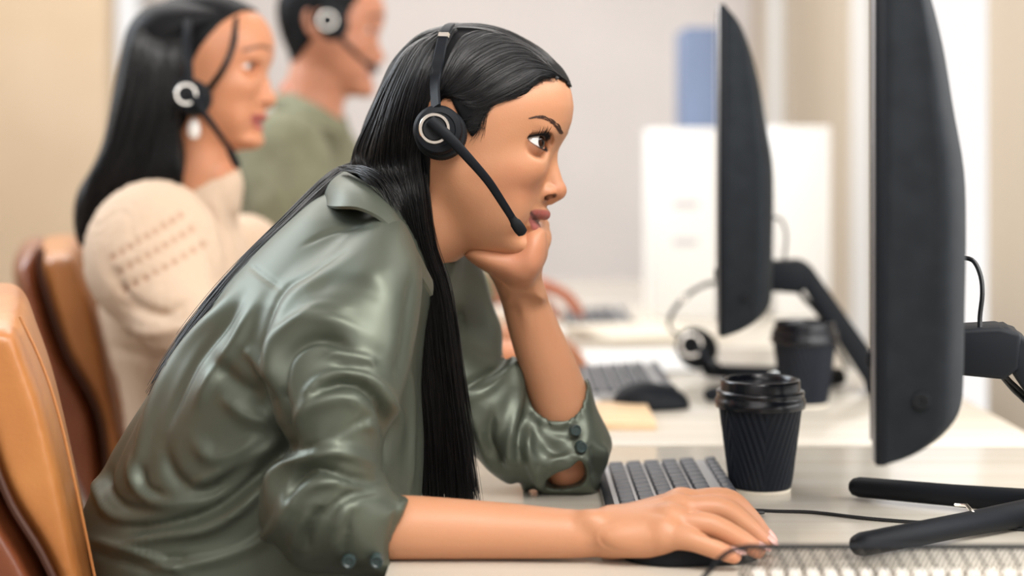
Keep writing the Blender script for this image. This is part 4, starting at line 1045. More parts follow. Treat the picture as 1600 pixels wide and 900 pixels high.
def keyboard():
    X0, X1, Y0, Y1 = 0.0875, 0.2130, 1.472, 1.757; z = DESK
    root = empty('keyboard', ((X0+X1)/2, (Y0+Y1)/2, z)); tag(root, 'grey compact keyboard under the leaning woman\'s forearm, beside her mouse', 'keyboard', 'keyboards')
    b = MB(); b.prism([(X0, z+0.0005), (X1, z+0.0005), (X1, z+0.0150), (X0+0.012, z+0.0085), (X0, z+0.0070)], Y0, Y1, 0.0015); b.build('keyboard_body', M_KBODY, root)
    e = MB(); e.box((X0+0.0045, (Y0+Y1)/2, z+0.0085), (0.0085, Y1-Y0-0.004, 0.0016), None, 0.0006); e.build('front_edge', M_BLACK, root)
    proto = None; pitch = 0.0194; n = 14
    for r in range(6):
        xx = X0+0.0215+r*0.0186+(0.006 if r == 5 else 0)
        for k in range(n):
            yy = Y0+0.0155+k*pitch; w = pitch-0.0026
            if proto is None:
                kb = MB(); V = []; a, c = 0.0074, w/2
                kb.prism([(-a-0.0008, 0), (a+0.0008, 0), (a-0.0006, 0.0052), (a-0.0022, 0.0056), (-a+0.0020, 0.0056), (-a+0.0006, 0.0052)], -c, c, 0.0009)
                proto = kb.build('key', M_KEY, None); o = proto
            else: o = proto.copy(); COL.objects.link(o)
            o.parent = root; o.location = (xx-root.location.x, yy-root.location.y, 0.0068+(xx-X0)/(X1-X0)*0.0075); o.rotation_euler = (0, -0.06, 0)
            if r == 5: o.scale = (0.72, 1, 0.9)
    c = MB(); c.tube(spline([(X1-0.004, 1.53, z+0.008), (X1+0.02, 1.545, z+0.003), P(1175, 800, 1.569), P(1215, 801.5, 1.566), P(1270, 803, 1.5605), P(1340, 811, 1.5385), P(1400, 816.5, 1.525), P(1470, 821, 1.513), P(1600, 830, 1.49), P(1760, 846, 1.452)], 60)+np.array([0, 0, 0.0016]), 0.0017, 8)
    c.build('cable', M_CABLE, root)
    return root
def mouse(loc, rz, label, k=1.0):
    v = Vol((-0.066, -0.040, -0.004), (0.066, 0.040, 0.048), 0.0016)
    v.ell((0, 0, 0.004), (0.056, 0.031, 0.032), None); v.ell((-0.016, 0, 0.006), (0.036, 0.030, 0.030), None, k=0.012)
    v.ell((0, 0, -0.050), (0.2, 0.2, 0.0515), None, k=0.002, cut=True)
    V, Q = v.mesh(1); V = V*k; root = empty('computer_mouse', loc, rz); tag(root, label, 'mouse', 'computer mice')
    o = link_mesh('mouse_shell', V, Q, M_BLACK, root)
    w = MB(); w.tube([(0.030*k, -0.0035*k, 0.0265*k), (0.030*k, 0.0035*k, 0.0265*k)], 0.007*k, 20); ww = w.build('scroll_wheel', M_BLACK_SOFT, None); ww.parent = root
    return root
M_MESH = mat('black_wire_mesh', (40, 40, 42), 0.45, 0.6)
def mesh_tray():
    """wire-mesh letter tray near the camera, spiral notebook inside"""
    x0, x1, y0, y1, z0, z1 = 0.160, 0.50, 1.20, 1.25, DESK+0.001, 0.796
    root = empty('wire_mesh_tray', ((x0+x1)/2, y0, DESK)); tag(root, 'black wire-mesh desk tray in the bottom right corner', 'tray')
    rim = MB(); rim.tube(spline([(x0-0.044, y0+0.004, DESK+0.004), (x0-0.030, y0+0.003, 0.762), (x0-0.016, y0+0.002, 0.780), (x0-0.004, y0, 0.792), (x0+0.010, y0, z1)], 18).tolist()+[(x0+0.03, y0, z1), (x1, y0, z1)], 0.0019, 10)
    
    rim.tube([(x0-0.018, y0, DESK+0.003), (x1, y0, DESK+0.003)], 0.0019, 8); rim.build('rim', M_BLACK, root)
    m = MB(); p = 0.0040; hh = z1-z0
    n = int((x1-x0+hh)/p)
    for i in range(n):
        for s in ((1, -1) if i % 3 == 0 else (1,)):
            a = x0-hh*0.55+i*p; xa, xb = (a, a+hh*0.55) if s > 0 else (a+hh*0.55, a)
            za, zb = z0, z1
            # clip to the panel
            f0, f1 = 0.0, 1.0; lo, hi = x0+0.004, x1
            if xb != xa:
                t0, t1 = (lo-xa)/(xb-xa), (hi-xa)/(xb-xa); t0, t1 = min(t0, t1), max(t0, t1); f0, f1 = max(f0, t0), min(f1, t1)
            if f1-f0 < 0.05: continue
            m.tube([(xa+(xb-xa)*f0, y0+0.0006*s, za+(zb-za)*f0), (xa+(xb-xa)*f1, y0+0.0006*s, za+(zb-za)*f1)], 0.00075, 5)
    m.build('mesh_panel', M_MESHL, root)
    nb = empty('spiral_notebook', ((x0+x1)/2, y0-0.02, DESK)); tag(nb, 'white notebook with a white wire spiral in front of the mesh tray', 'notebook')
    g = MB(); g.box(((x0+x1)/2+0.004, y0-0.075, DESK+0.0185), (x1-x0-0.02, 0.120, 0.034), None, 0.001); g.build('pages', M_NB, nb)
    cv = MB(); cv.box(((x0+x1)/2+0.004, y0-0.075, DESK+0.0362), (x1-x0-0.02, 0.123, 0.0015), None, 0.0006); cv.build('cover', M_NB, nb)
    cp = None
    for i in range(26):
        xx = x0+0.012+i*0.0127
        if cp is None:
            q = MB(); q.tube([(0.0018*math.sin(a*0.5), 0.0052*math.cos(a), 0.0052*math.sin(a)) for a in np.linspace(0, 2*math.pi, 20, endpoint=False)], 0.0013, 8, closed=True); q.tube([(0.004+0.0018*math.sin(a*0.5), 0.0052*math.cos(a), 0.0052*math.sin(a)) for a in np.linspace(0, 2*math.pi, 20, endpoint=False)], 0.0013, 8, closed=True)
            cp = q.build('spiral_loop', M_LOOP, None); o = cp
        else: o = cp.copy(); COL.objects.link(o)
        o.parent = nb; o.location = (xx-nb.location.x, y0-0.0145-nb.location.y, DESK+0.0370-nb.location.z)
M_MESHL = mat('grey_wire', (74, 72, 70), 0.45, 0.4)
M_NB = mat('off_white_page', (196, 188, 176), 0.8)
M_LOOP = mat('white_coated_wire', (226, 220, 212), 0.45)
M_LEATHER = noise_mat(mat('tan_leather', (196, 132, 72), 0.42, Coat_Weight=0.25, Coat_Roughness=0.3), (160, 98, 48), (184, 122, 66), 7, bump=0.12, bump_scale=240)
M_LEATHER_D = noise_mat(mat('brown_leather', (136, 78, 46), 0.38, Coat_Weight=0.3, Coat_Roughness=0.25), (110, 58, 34), (138, 78, 48), 7, bump=0.12, bump_scale=240)
M_PIPE = mat('dark_piping', (70, 38, 24), 0.5)
def leather_chair():
    D = 2.30; yc = D+0.22
    root = empty('leather_office_chair', (-0.52, yc, 0)); 
    pad = [(92, 384), (128, 388), (146, 430), (162, 480), (180, 560), (196, 640), (211, 710), (218, 790), (214, 860), (178, 884), (160, 800), (156, 720), (146, 655), (128, 610), (100, 560), (80, 500), (67, 450), (61, 410), (68, 390)]
    shell = [(74, 388), (50, 386), (32, 400), (22, 430), (28, 480), (44, 560), (66, 640), (92, 720), (120, 790), (150, 850), (190, 885), (200, 860), (176, 800), (168, 720), (158, 655), (140, 610), (112, 560), (90, 500), (76, 450), (68, 410)]
    xs = [-0.66, -0.28]
    for nm, pl, m, T in (('back_cushion', pad, M_LEATHER, 0.225), ('back_shell', shell, M_LEATHER_D, 0.218)):
        o2 = outline(pl, D, 110); a = np.array(o2); v = Vol((a[:, 0].min()-0.02, yc-0.25, a[:, 1].min()-0.02), (a[:, 0].max()+0.02, yc+0.25, a[:, 1].max()+0.02), 0.0045)
        v.inflate(o2, yc, T, 0.022, blur=3); V, Q = v.mesh(2); ob = link_mesh(nm, V, Q, m, None); adopt(ob, root)
    sp = MB(); s = [P(a, b, D-0.002) for a, b in spline([(72, 388), (70, 420), (78, 455), (92, 502), (114, 562), (142, 612), (160, 658), (170, 722), (174, 800), (187, 868)], 50)]; sp.tube(s, 0.0034, 8); sp.build('piping', M_PIPE, root)
    sp = MB(); s = [P(a, b, D+0.008) for a, b in spline([(126, 389), (145, 432), (161, 482), (179, 562), (195, 642), (210, 712), (217, 790)], 50)]; sp.tube(s, 0.0013, 8); sp.build('seam', M_LEATHER, root)
    st = MB(); st.box((-0.33, yc, 0.455), (0.50, 0.47, 0.10), None, 0.04, 5); st.build('seat', M_LEATHER, root)
    for s in (-1, 1):
        am = MB(); am.tube(spline([(-0.50, yc+s*0.235, 0.46), (-0.47, yc+s*0.245, 0.60), (-0.36, yc+s*0.245, 0.635), (-0.22, yc+s*0.245, 0.625), (-0.17, yc+s*0.24, 0.47)], 30), 0.011, 12); am.build('armrest', M_SILVER, root)
    cl = MB(); cl.lathe((-0.33, yc, 0.0), [(0.028, 0.08), (0.028, 0.24), (0.018, 0.25), (0.018, 0.41)], 24); cl.build('gas_column', M_SILVER, root)
    for k in range(5):
        a = 2*math.pi*k/5+0.3; e = np.array([-0.33+0.29*math.cos(a), yc+0.29*math.sin(a), 0.065]); c0 = np.array([-0.33, yc, 0.10])
        lg = MB(); lg.tube([c0, (c0+e)/2+np.array([0, 0, 0.004]), e], [0.022, 0.017, 0.013], 10); lo = lg.build('base_arm', M_SILVER, root)
        cs = MB(); cs.tube([e+np.array([-0.011*math.sin(a), 0.011*math.cos(a), -0.038]), e+np.array([0.011*math.sin(a), -0.011*math.cos(a), -0.038])], 0.026, 18); cs.build('caster', M_BLACK_SOFT, root)
    return root
# ================================================================== colleagues behind
def place_head(L, E, D, s, a=0.0, yaw=0.0):
    """move head drawing coordinates so that the ear (688, 0, 195) sits at pixel E at distance D; s = size; a = pitch up, degrees"""
    L = np.atleast_2d(np.asarray(L, float)); x, y, z = L[:, 0]-688, L[:, 1], L[:, 2]-195
    ca, sa = math.cos(math.radians(a)), math.sin(math.radians(a)); x, z = x*ca+z*sa, -x*sa+z*ca
    cy, sy = math.cos(math.radians(yaw)), math.sin(math.radians(yaw)); x, y = cy*x-sy*y, sy*x+cy*y
    k = s*D/F_PX; p = P(E[0], E[1], D)
    return np.stack([p[0]+x*k, p[1]+y*k, p[2]-z*k], 1)
def small_eyes(parent, f):
    cx, cy, cz = EYE
    for sg in (-1, 1):
        bm = bmesh.new(); bmesh.ops.create_uvsphere(bm, u_segments=24, v_segments=16, radius=19.6); V = np.array([v.co[:] for v in bm.verts])+np.array([cx, sg*cy, cz]); F = [[v.index for v in q.verts] for q in bm.faces]; bm.free()
        g = np.array([0.9, -0.43, 0.05]); d = (V-np.array([cx, sg*cy, cz]))@g/19.6; col = np.where((d > 0.86)[:, None], np.array(lin(48, 30, 22)[:3]), np.array(lin(222, 214, 210)[:3]))
        link_mesh('eyeball', f(V), F, M_EYE, parent, color=col)
def head_mesh(f, tone=None, h=3.2, male=False):
    v = Vol((505, -128, 34), (905, 128, 520), h); build_face(v, True)
    if male: v.ell((712, 50, 352), (30, 22, 24), k=24, mirror=True); v.ell((830, 0, 384), (20, 30, 20), k=18)
    cx, cy, cz = EYE
    for sg in (-1, 1):
        v.ell((cx-0.5, sg*cy, cz), (22.3, 23.5, 22), k=5)
        sl, x, y, z = v.box((cx-26, sg*cy-27, cz-26), (cx+30, sg*cy+27, cz+26)); X, Y, Z = x-cx, (y-sg*cy)*sg, z-cz
        phi = np.degrees(np.arctan2(Y, X)); eps = np.degrees(np.arctan2(-Z, np.sqrt(X*X+Y*Y))); sh = np.clip(np.cos(np.radians((phi-25)*1.35)), 0, 1)
        d = np.maximum(np.maximum(np.abs(eps)-22*sh, np.abs(phi-25)-66)*0.36, np.sqrt(X*X+Y*Y+Z*Z)-34); v.op(sl, d.astype(np.float32), 1.0, True)
        v.ell((700, sg*104, 196), (23, 7, 42), (0, 12, -sg*14), k=4); v.ell((703, sg*111, 192), (15, 7, 30), (0, 12, -sg*14), k=3, cut=True)
    V, Q = v.mesh(1); x, y, z = V.T; ay = np.abs(y)
    c = np.ones((len(V), 3))*np.array(lin(*(tone or (198, 136, 100)))[:3])
    t = np.clip(ay/41, 0, 1.2); zm = 345.5-4*t-12*t*t; e = np.minimum(z-(zm-15*np.clip(1-t**2.2, 0, 1)**0.7), zm+20*np.clip(1-t**2, 0, 1)**0.8-z)
    w = np.clip((e+2)/3, 0, 1)*(x > 812)*(t < 1.02)*(0.45 if male else 0.95); c = c*(1-w[:, None])+np.array(lin(158, 78, 74)[:3])*w[:, None]
    bz = 190-7*np.sin(np.clip((ay-14)/70, 0, 1)*math.pi)-6*np.clip(1-ay/30, 0, 1)*0+0.0*x; w = np.clip(1.4-np.abs(z-bz)/(5.5 if male else 4), 0, 1)*(ay > 14)*(ay < 84)*(x > 800)
    c = c*(1-0.85*w[:, None])+np.array(lin(44, 28, 22)[:3])*0.85*w[:, None]
    return f(V), Q, c, V
def arm_set(lo, hi, h, limbs, k=0.01):
    v = Vol(lo, hi, h)
    for pts, rs in limbs: v.limb(pts, rs, k=k, n=20)
    return v
def simple_hand(v, wrist, fwd, side, k=1.0, curl=0.35):
    """a resting hand: palm, four fingers, thumb leaving the side of the palm; side points to the thumb"""
    f = np.array(fwd, float); f /= np.linalg.norm(f); s = np.array(side, float); s -= f*np.dot(s, f); s /= np.linalg.norm(s); dn = np.cross(f, s); dn = dn if dn[2] < 0 else -dn
    w = np.array(wrist, float); out = []
    for i, (off, ln) in enumerate(((-0.027, 0.060), (-0.009, 0.074), (0.009, 0.080), (0.027, 0.072))):
        m = w+f*0.082*k+s*off*k-dn*0.006*k; v.cone(w+s*off*0.5*k, m, 0.015*k, 0.0115*k, k=0.012*k)
        a, b = m+(f*0.5+dn*0.10)*ln*k, m+(f*0.82+dn*(0.25+curl*0.5))*ln*k; e = m+(f*1.0+dn*(0.42+curl))*ln*k
        v.limb([m, a, b, e], [0.0108*k, 0.0095*k, 0.0085*k, 0.0066*k], k=0.005*k, n=12); out.append(e)
    t0 = w+f*0.020*k+s*0.018*k; v.limb([t0, t0+(f*0.6+s*0.65)*0.035*k, t0+(f*0.9+s*0.55+dn*0.3)*0.062*k, t0+(f*1.2+s*0.4+dn*0.5)*0.078*k], [0.0150*k, 0.0120*k, 0.0100*k, 0.0075*k], k=0.008*k, n=12)
    return out
M_KNIT = mat('cream_knit', (226, 204, 182), 0.85, Sheen_Weight=0.3)
M_SAGE = noise_mat(mat('sage_cotton', (122, 122, 98), 0.85), (116, 116, 92), (128, 128, 104), 30)
M_PEARL = mat('pearl', (238, 232, 226), 0.2, spec=0.7)
M_DARKT = mat('charcoal_trousers', (52, 52, 58), 0.85)
def seat_legs(parent, hip, m):
    x, y = hip; v = Vol((x-0.24, y-0.30, 0), (x+0.66, y+0.30, 0.72), 0.008); v.ell((x, y, 0.57), (0.15, 0.18, 0.11), None, k=0.04)
    for s in (-1, 1):
        v.chain([(x+0.02, y+s*0.09, 0.565), (x+0.40, y+s*0.11, 0.56), (x+0.43, y+s*0.11, 0.50), (x+0.38, y+s*0.11, 0.09)], [0.088, 0.064, 0.058, 0.038], k=0.03)
        v.chain([(x+0.38, y+s*0.11, 0.05), (x+0.50, y+s*0.11, 0.035)], [0.036, 0.03], k=0.02)
    V, Q = v.mesh(2); link_mesh('trousers', V, Q, m, parent)
def woman_behind():
    E, D, s = (288, 103), 2.30, 0.700; f = lambda L: place_head(L, E, D, s, 8, -8)
    Vh, Qh, ch, Lh = head_mesh(f)
    hw = P(715, 552, 2.10); far = P(780, 518, 2.60)
    v = arm_set((-0.36, 2.00, 0.72), (0.16, 2.72, 1.02), 0.0026, [([P(520, 556, 2.05), P(620, 556, 2.07), hw], [0.030, 0.026, 0.020])], 0.01)
    simple_hand(v, hw, (1, 0.18, -0.06), (0.1, 1, 0), 0.95)
    v.limb([P(600, 545, 2.58), P(700, 530, 2.60), far], [0.030, 0.025, 0.019], k=0.01); simple_hand(v, far, (1, -0.05, -0.20), (0, -1, 0), 0.90, 0.12)
    Va, Qa = v.mesh(1); Vc, Qc = core([(P(322, 275, 2.30), 0.046), (P(300, 350, 2.32), 0.04), (P(262, 395, 2.22), 0.035), (P(300, 490, 2.08), 0.034), (P(420, 560, 2.04), 0.03), (P(540, 556, 2.05), 0.028), (P(345, 400, 2.43), 0.03), (P(450, 485, 2.555), 0.026), (P(620, 545, 2.585), 0.03)], [(0, 1), (1, 2), (2, 3), (3, 4), (4, 5), (1, 6), (6, 7), (7, 8)])
    Va, Qa = merge([(Va, Qa), (Vc, Qc)]); V, Q = merge([(Vh, Qh), (Va, Qa)])
    body = link_mesh('person', V, Q, M_SKIN, color=np.vstack([ch, np.ones((len(Va), 3))*np.array(lin(196, 132, 96)[:3])]))
    tag(body, 'woman in the cream knit blouse with long dark hair and pearl earring', 'person'); small_eyes(body, f)
    # blouse
    v = Vol((-0.72, 1.98, 0.50), (0.02, 2.78, 1.10), 0.0045)
    tor = [(300, 258), (262, 292), (232, 330), (176, 380), (158, 440), (166, 505), (180, 560), (196, 620), (206, 760), (190, 880), (330, 900), (400, 800), (408, 700), (400, 600), (398, 500), (396, 430), (384, 380), (366, 342), (340, 300), (338, 268)]
    v.inflate(outline(tor, 2.32, 120), 2.32, lambda X, Z: np.interp(Z, [0.5, 0.7, 0.9, 1.0, 1.05], [0.16, 0.14, 0.165, 0.11, 0.06]), 0.12, blur=60)
    v.limb([P(330, 292, 2.30), P(316, 314, 2.30)], [0.044, 0.054], k=0.015)                    # high neck
    v.ell(P(238, 392, 2.14), (0.086, 0.070, 0.092), (0, 20, 0), k=0.02); v.ell(P(256, 440, 2.11), (0.072, 0.060, 0.062), (0, 30, 0), k=0.05)
    v.limb([P(250, 440, 2.10), P(310, 520, 2.04), P(420, 566, 2.03), P(560, 556, 2.055)], [0.060, 0.050, 0.042, 0.036], k=0.02)
    v.limb([P(380, 400, 2.46), P(450, 480, 2.56), P(600, 545, 2.58), P(690, 530, 2.60), P(765, 519, 2.60)], [0.062, 0.052, 0.040, 0.033, 0.034], k=0.02)
    V, Q = v.mesh(2); N = normals(V, Q); px, py = px_of(V)
    L = [([(170, 500), (240, 520), (330, 500)], 8, 0.004), ([(170, 540), (250, 560), (350, 545)], 9, -0.004), ([(176, 470), (240, 492), (300, 470)], 7, -0.004), ([(330, 300), (345, 350), (380, 420)], 8, 0.004), ([(352, 300), (366, 350), (390, 400)], 6, -0.004), ([(160, 400), (205, 470), (280, 500)], 9, -0.006), ([(300, 330), (340, 400), (350, 470)], 10, -0.005)]
    V = folds(V, Q, L)
    # rows of eyelet holes in the knit of the puff sleeve
    px, py = px_of(V); col = np.ones((len(V), 3))*np.array(lin(208, 184, 160)[:3]); hole = np.zeros(len(V))
    for r0 in ((188, 424, 300, 358), (196, 452, 318, 382), (176, 402, 282, 336)):
        for q in np.linspace(0, 1, 9):
            a, b = r0[0]+(r0[2]-r0[0])*q, r0[1]+(r0[3]-r0[1])*q; w = np.exp(-(((px-a)**2+(py-b)**2)/22.0)); hole = np.maximum(hole, w*(V[:, 1] < 2.25))
    knit = 0.0012*np.sin(px*1.1+py*0.6)*np.sin(py*1.1-px*0.6); V = V+N*(knit-0.004*hole)[:, None]
    col = col*(1-0.75*hole[:, None])+np.array(lin(160, 104, 76)[:3])*0.75*hole[:, None]
    global M_KNITT
    M_KNITT = tint_mat('cream_knit_eyelet', 0.85, 0, 0.4, 300); link_mesh('knit_blouse', V, Q, M_KNITT, body, color=col)
    # hair: cap and long fall
    sil = [(890, 128), (874, 108), (850, 84), (820, 62), (785, 44), (745, 36), (710, 37), (680, 42), (650, 54), (625, 72), (606, 96), (592, 125), (580, 155), (572, 190), (566, 230), (562, 270), (600, 330), (680, 340), (715, 262), (742, 226), (764, 192), (800, 168), (846, 140)]
    V, Q = hair_cap(sil, [(912, 116), (880, 100), (852, 100), (834, 111), (812, 126), (793, 145), (768, 170), (747, 197), (734, 225), (730, 252), (722, 300), (690, 345), (480, 345), (480, 0), (912, 0)], 3.4, 350)
    fall = [(372, 22), (300, 2), (238, 8), (204, 40), (190, 90), (176, 160), (164, 220), (146, 262), (124, 300), (118, 345), (126, 385), (138, 380), (170, 340), (215, 305), (262, 296), (296, 286), (302, 240), (292, 180), (300, 110), (340, 60)]
    w = Vol((-0.66, 2.10, 0.90), (-0.30, 2.50, 1.32), 0.004); o2 = outline(fall, 2.28, 120)
    w.inflate([q for q in o2], 2.285, lambda X, Z: np.interp(Z, [0.95, 1.05, 1.2], [0.075, 0.085, 0.080]), 0.045, blur=8); Vf, Qf = w.mesh(2); pf = px_of(Vf); keep = None
    Vm, Qm = merge([(f(V), Q), (Vf, Qf)]); link_mesh('hair_mass', Vm, Qm, M_HAIRB, body)
    g = []
    for a in ([(262, 5), (215, 50), (192, 130), (170, 220), (140, 285), (124, 370)], [(280, 6), (232, 60), (212, 140), (192, 220), (160, 290), (138, 372)], [(296, 8), (252, 70), (238, 150), (222, 230), (196, 290), (170, 335)], [(306, 10), (275, 70), (262, 150), (252, 230), (240, 285), (215, 308)], [(316, 12), (290, 70), (278, 150), (280, 230), (284, 270), (280, 300)]):
        dd = [2.26, 2.205, 2.195, 2.195, 2.195, 2.20]; g.append(np.array([P(x, y, d) for (x, y), d in zip(a, dd)]))
    S = strands_between(g, 700, 26, 0.0022, 41)
    g2 = [np.array([P(x, y, d) for (x, y), d in zip(a, (2.20, 2.20, 2.195, 2.20))]) for a in ([(372, 26), (368, 70), (350, 110), (322, 148)], [(366, 30), (360, 74), (344, 112), (318, 146)])]
    S2 = strands_between(g2, 120, 26, 0.0012, 42); Vs, Qs = merge([hair_tubes(S, 0.0011, 0.0005), hair_tubes(S2, 0.0008, 0.0004)]); link_mesh('hair', Vs, Qs, M_HAIR, body)
    e = MB(); c = P(303, 199, 2.19); e.lathe(c-np.array([0, 0, 0.016]), [(0.0001, 0), (0.005, 0.0015), (0.0078, 0.006), (0.0085, 0.012), (0.0075, 0.019), (0.005, 0.025), (0.0001, 0.029)], 24); e.build('pearl_earring', M_PEARL, body)
    seat_legs(body, (-0.38, 2.32), M_DARKT)
    cup = P(297, 149, 2.165); band = [P(296, 130, 2.160), P(294, 90, 2.165), P(293, 50, 2.19), P(293, 16, 2.24), P(293, 4, 2.30), P(294, 16, 2.37), P(296, 60, 2.42), P(298, 130, 2.44)]
    make_headset('headset', cup, 1.0, (0.05, -1, 0.05), band, [cup+np.array([0, -0.010, 0.004]), P(318, 176, 2.155), P(340, 206, 2.16), P(358, 232, 2.18), P(372, 262, 2.20)], 'headset on the woman in the cream blouse, boom below her chin', (P(300, 149, 2.445), (0, 1, 0)))
def man_behind():
    E, D, s = (486, 40), 3.05, 0.56; f = lambda L: place_head(L, E, D, s, 4, 2)
    Vh, Qh, ch, Lh = head_mesh(f, (200, 138, 108), 3.6, True); hd = P(778, 440, 3.0); hd2 = P(760, 462, 3.37)
    v = arm_set((-0.30, 2.85, 0.72), (0.32, 3.52, 1.0), 0.0034, [([P(640, 456, 2.93), P(700, 452, 2.97), hd], [0.036, 0.031, 0.025])], 0.01)
    simple_hand(v, hd, (1, 0.06, -0.16), (0, 1, 0), 0.98, 0.12); v.limb([P(660, 465, 3.35), P(710, 464, 3.36), hd2], [0.034, 0.030, 0.024], k=0.01); simple_hand(v, hd2, (1, 0, -0.1), (0, -1, 0), 1.0, 0.3)
    Va, Qa = v.mesh(1); Vc, Qc = core([(P(478, 160, 3.06), 0.055), (P(470, 230, 3.08), 0.06), (P(446, 262, 2.92), 0.05), (P(475, 345, 2.85), 0.045), (P(550, 435, 2.865), 0.04), (P(655, 455, 2.94), 0.034), (P(500, 265, 3.25), 0.05), (P(565, 355, 3.33), 0.045), (P(665, 462, 3.35), 0.034)], [(0, 1), (1, 2), (2, 3), (3, 4), (4, 5), (1, 6), (6, 7), (7, 8)])
    Va, Qa = merge([(Va, Qa), (Vc, Qc)]); V, Q = merge([(Vh, Qh), (Va, Qa)])
    body = link_mesh('person', V, Q, M_SKIN, color=np.vstack([ch, np.ones((len(Va), 3))*np.array(lin(186, 112, 82)[:3])]))
    tag(body, 'man in the sage green shirt with short dark hair at the far desk', 'person'); small_eyes(body, f)
    cap = [(892, 132), (880, 100), (855, 72), (815, 52), (760, 40), (700, 42), (650, 60), (615, 95), (600, 140), (600, 190), (612, 240), (640, 285), (664, 270), (678, 220), (690, 190), (720, 178), (742, 170), (760, 150), (800, 128), (850, 118)]
    V, Q = hair_cap(cap, [(912, 130), (880, 112), (850, 118), (826, 141), (808, 165), (795, 195), (778, 242), (764, 238), (754, 200), (738, 162), (712, 162), (704, 200), (700, 240), (680, 262), (645, 292), (600, 296), (480, 270), (480, 0), (912, 0)], 4.0, 330)
    N = normals(V, Q); V = V+N*(1.6*np.sin(V[:, :1]*0.5+V[:, 2:]*0.8)*np.sin(V[:, 1:2]*0.45)); link_mesh('hair', f(V), Q, M_HAIRB, body)
    v = Vol((-0.62, 2.72, 0.5), (0.10, 3.50, 1.22), 0.0055)
    tor = [(452, 148), (430, 168), (392, 196), (362, 236), (344, 290), (338, 360), (340, 480), (350, 640), (360, 760), (520, 790), (590, 700), (600, 560), (592, 420), (578, 320), (562, 250), (545, 196), (532, 176)]
    v.inflate(outline(tor, 3.08, 120), 3.08, lambda X, Z: np.interp(Z, [0.5, 0.8, 1.0, 1.1, 1.16], [0.17, 0.17, 0.21, 0.15, 0.08]), 0.15, blur=60)
    v.limb([P(440, 250, 2.88), P(470, 340, 2.84), P(545, 440, 2.86), P(640, 458, 2.93), P(740, 450, 2.985)], [0.085, 0.076, 0.062, 0.052, 0.042], k=0.03)
    v.limb([P(500, 250, 3.28), P(560, 350, 3.34), P(640, 455, 3.35), P(735, 463, 3.37)], [0.082, 0.070, 0.055, 0.042], k=0.03)
    V, Q = v.mesh(2); V = folds(V, Q, [([(400, 220), (450, 300), (470, 380)], 12, -0.006), ([(380, 240), (400, 320), (440, 400)], 12, 0.006), ([(500, 200), (520, 280), (520, 380)], 10, 0.006), ([(370, 300), (390, 380)], 10, -0.006)])
    sh = link_mesh('sage_shirt', V, Q, M_SAGE, body)
    mb = MB(); mb.add(*sheet([P(450, 128, 3.16), P(444, 142, 3.06), P(462, 148, 2.96), P(500, 168, 2.93), P(530, 188, 2.96)], [P(432, 165, 3.16), P(428, 172, 3.05), P(452, 178, 2.92), P(498, 200, 2.89), P(540, 214, 2.92)], 0.004, bulge=0.008)); mb.build('collar', M_SAGE, sh)
    seat_legs(body, (-0.36, 3.08), M_DARKT)
    cup = P(516, 34, 2.875); band = [P(512, 10, 2.87), P(506, -30, 2.88), P(500, -62, 2.93), P(497, -80, 3.05), P(500, -62, 3.17), P(504, -20, 3.22), P(508, 30, 3.23)]
    make_headset('headset', cup, 1.15, (0.05, -1, 0.05), band, [cup+np.array([0, -0.010, 0.004]), P(535, 62, 2.87), P(556, 84, 2.89), P(574, 100, 2.92), P(590, 110, 2.94)], 'headset on the man in the sage shirt', (P(516, 34, 3.235), (0, 1, 0)))
# ================================================================== placing everything
mw, Vcap = main_woman()
# headset of the woman in front
cupc = P(684, 203, 1.506)
_b = [((700+(a-700-0.174*(-112))/0.985), b) for a, b in ((684, 170), (686, 140), (689, 110))]
def cap_pt(px, py, off):
    return head_w(near_pts(Vcap, [(px, py)], off=off, rad=5.0, far=True))[0]
band = [P(681, 168, 1.498)]+[cap_pt(a, b, o) for a, b, o in ((684, 128, 9), (688, 96, 9), (692, 70, 9), (696, 52, 9))]
band += [np.array([band[-1][0]+0.004, 1.585, ZC-(40-HZ)*1.585/F_PX]), np.array([band[-1][0]+0.010, 1.64, ZC-(46-HZ)*1.64/F_PX]), np.array([band[-1][0]+0.020, 1.685, ZC-(110-HZ)*1.685/F_PX]), np.array([band[-1][0]+0.028, 1.70, ZC-(190-HZ)*1.70/F_PX])]
make_headset('headset', cupc, 1.0, (0.10, -1, 0.02), band,
    [P(672, 188, 1.4935), P(700, 213, 1.4905), P(730, 245, 1.495), P(762, 282, 1.505), P(786, 318, 1.515), P(803, 345, 1.522), P(818, 366, 1.528)],
    'black headset with silver ring on the woman in olive satin, microphone at her mouth', (np.array([-0.060, 1.705, ZC-(203-HZ)*1.70/F_PX]), (0.1, 1, 0)))
paper_cup(tuple(P(1188, 762, 1.675)*np.array([1, 1, 0])+np.array([0, 0, DESK])), 1.0, 'black ripple paper cup with lid beside the near keyboard', 'paper coffee cups')
mon = make_monitor()
m2 = copy_tree(mon); m2.location = (0.125*2.355, 2.355, DESK); m2.rotation_euler = (0, 0, -math.radians(7.1)); m2['label'] = 'second monitor seen edge-on, farther back behind the coffee cup'
kb = keyboard()
k2 = copy_tree(kb); k2.location = (0.158, 2.40, DESK); k2.rotation_euler = (0, 0, 0.0); k2['label'] = 'blurred keyboard on the second desk, in front of the second woman'
for ch in [x for x in list(COL.objects) if x.parent == k2 and x.name.startswith('cable')]: bpy.data.objects.remove(ch)
k3 = copy_tree(kb); k3.location = (0.165, 3.28, DESK); k3['label'] = 'far keyboard under the hands of the man at the back'
for ch in [x for x in list(COL.objects) if x.parent == k3 and x.name.startswith('cable')]: bpy.data.objects.remove(ch)
c2 = copy_tree([o for o in COL.objects if o.name == 'paper_cup'][0]); c2.location = P(1257, 632, 2.225); c2.location.z = DESK; c2['label'] = 'dark paper cup on the second desk, behind the ripple cup'
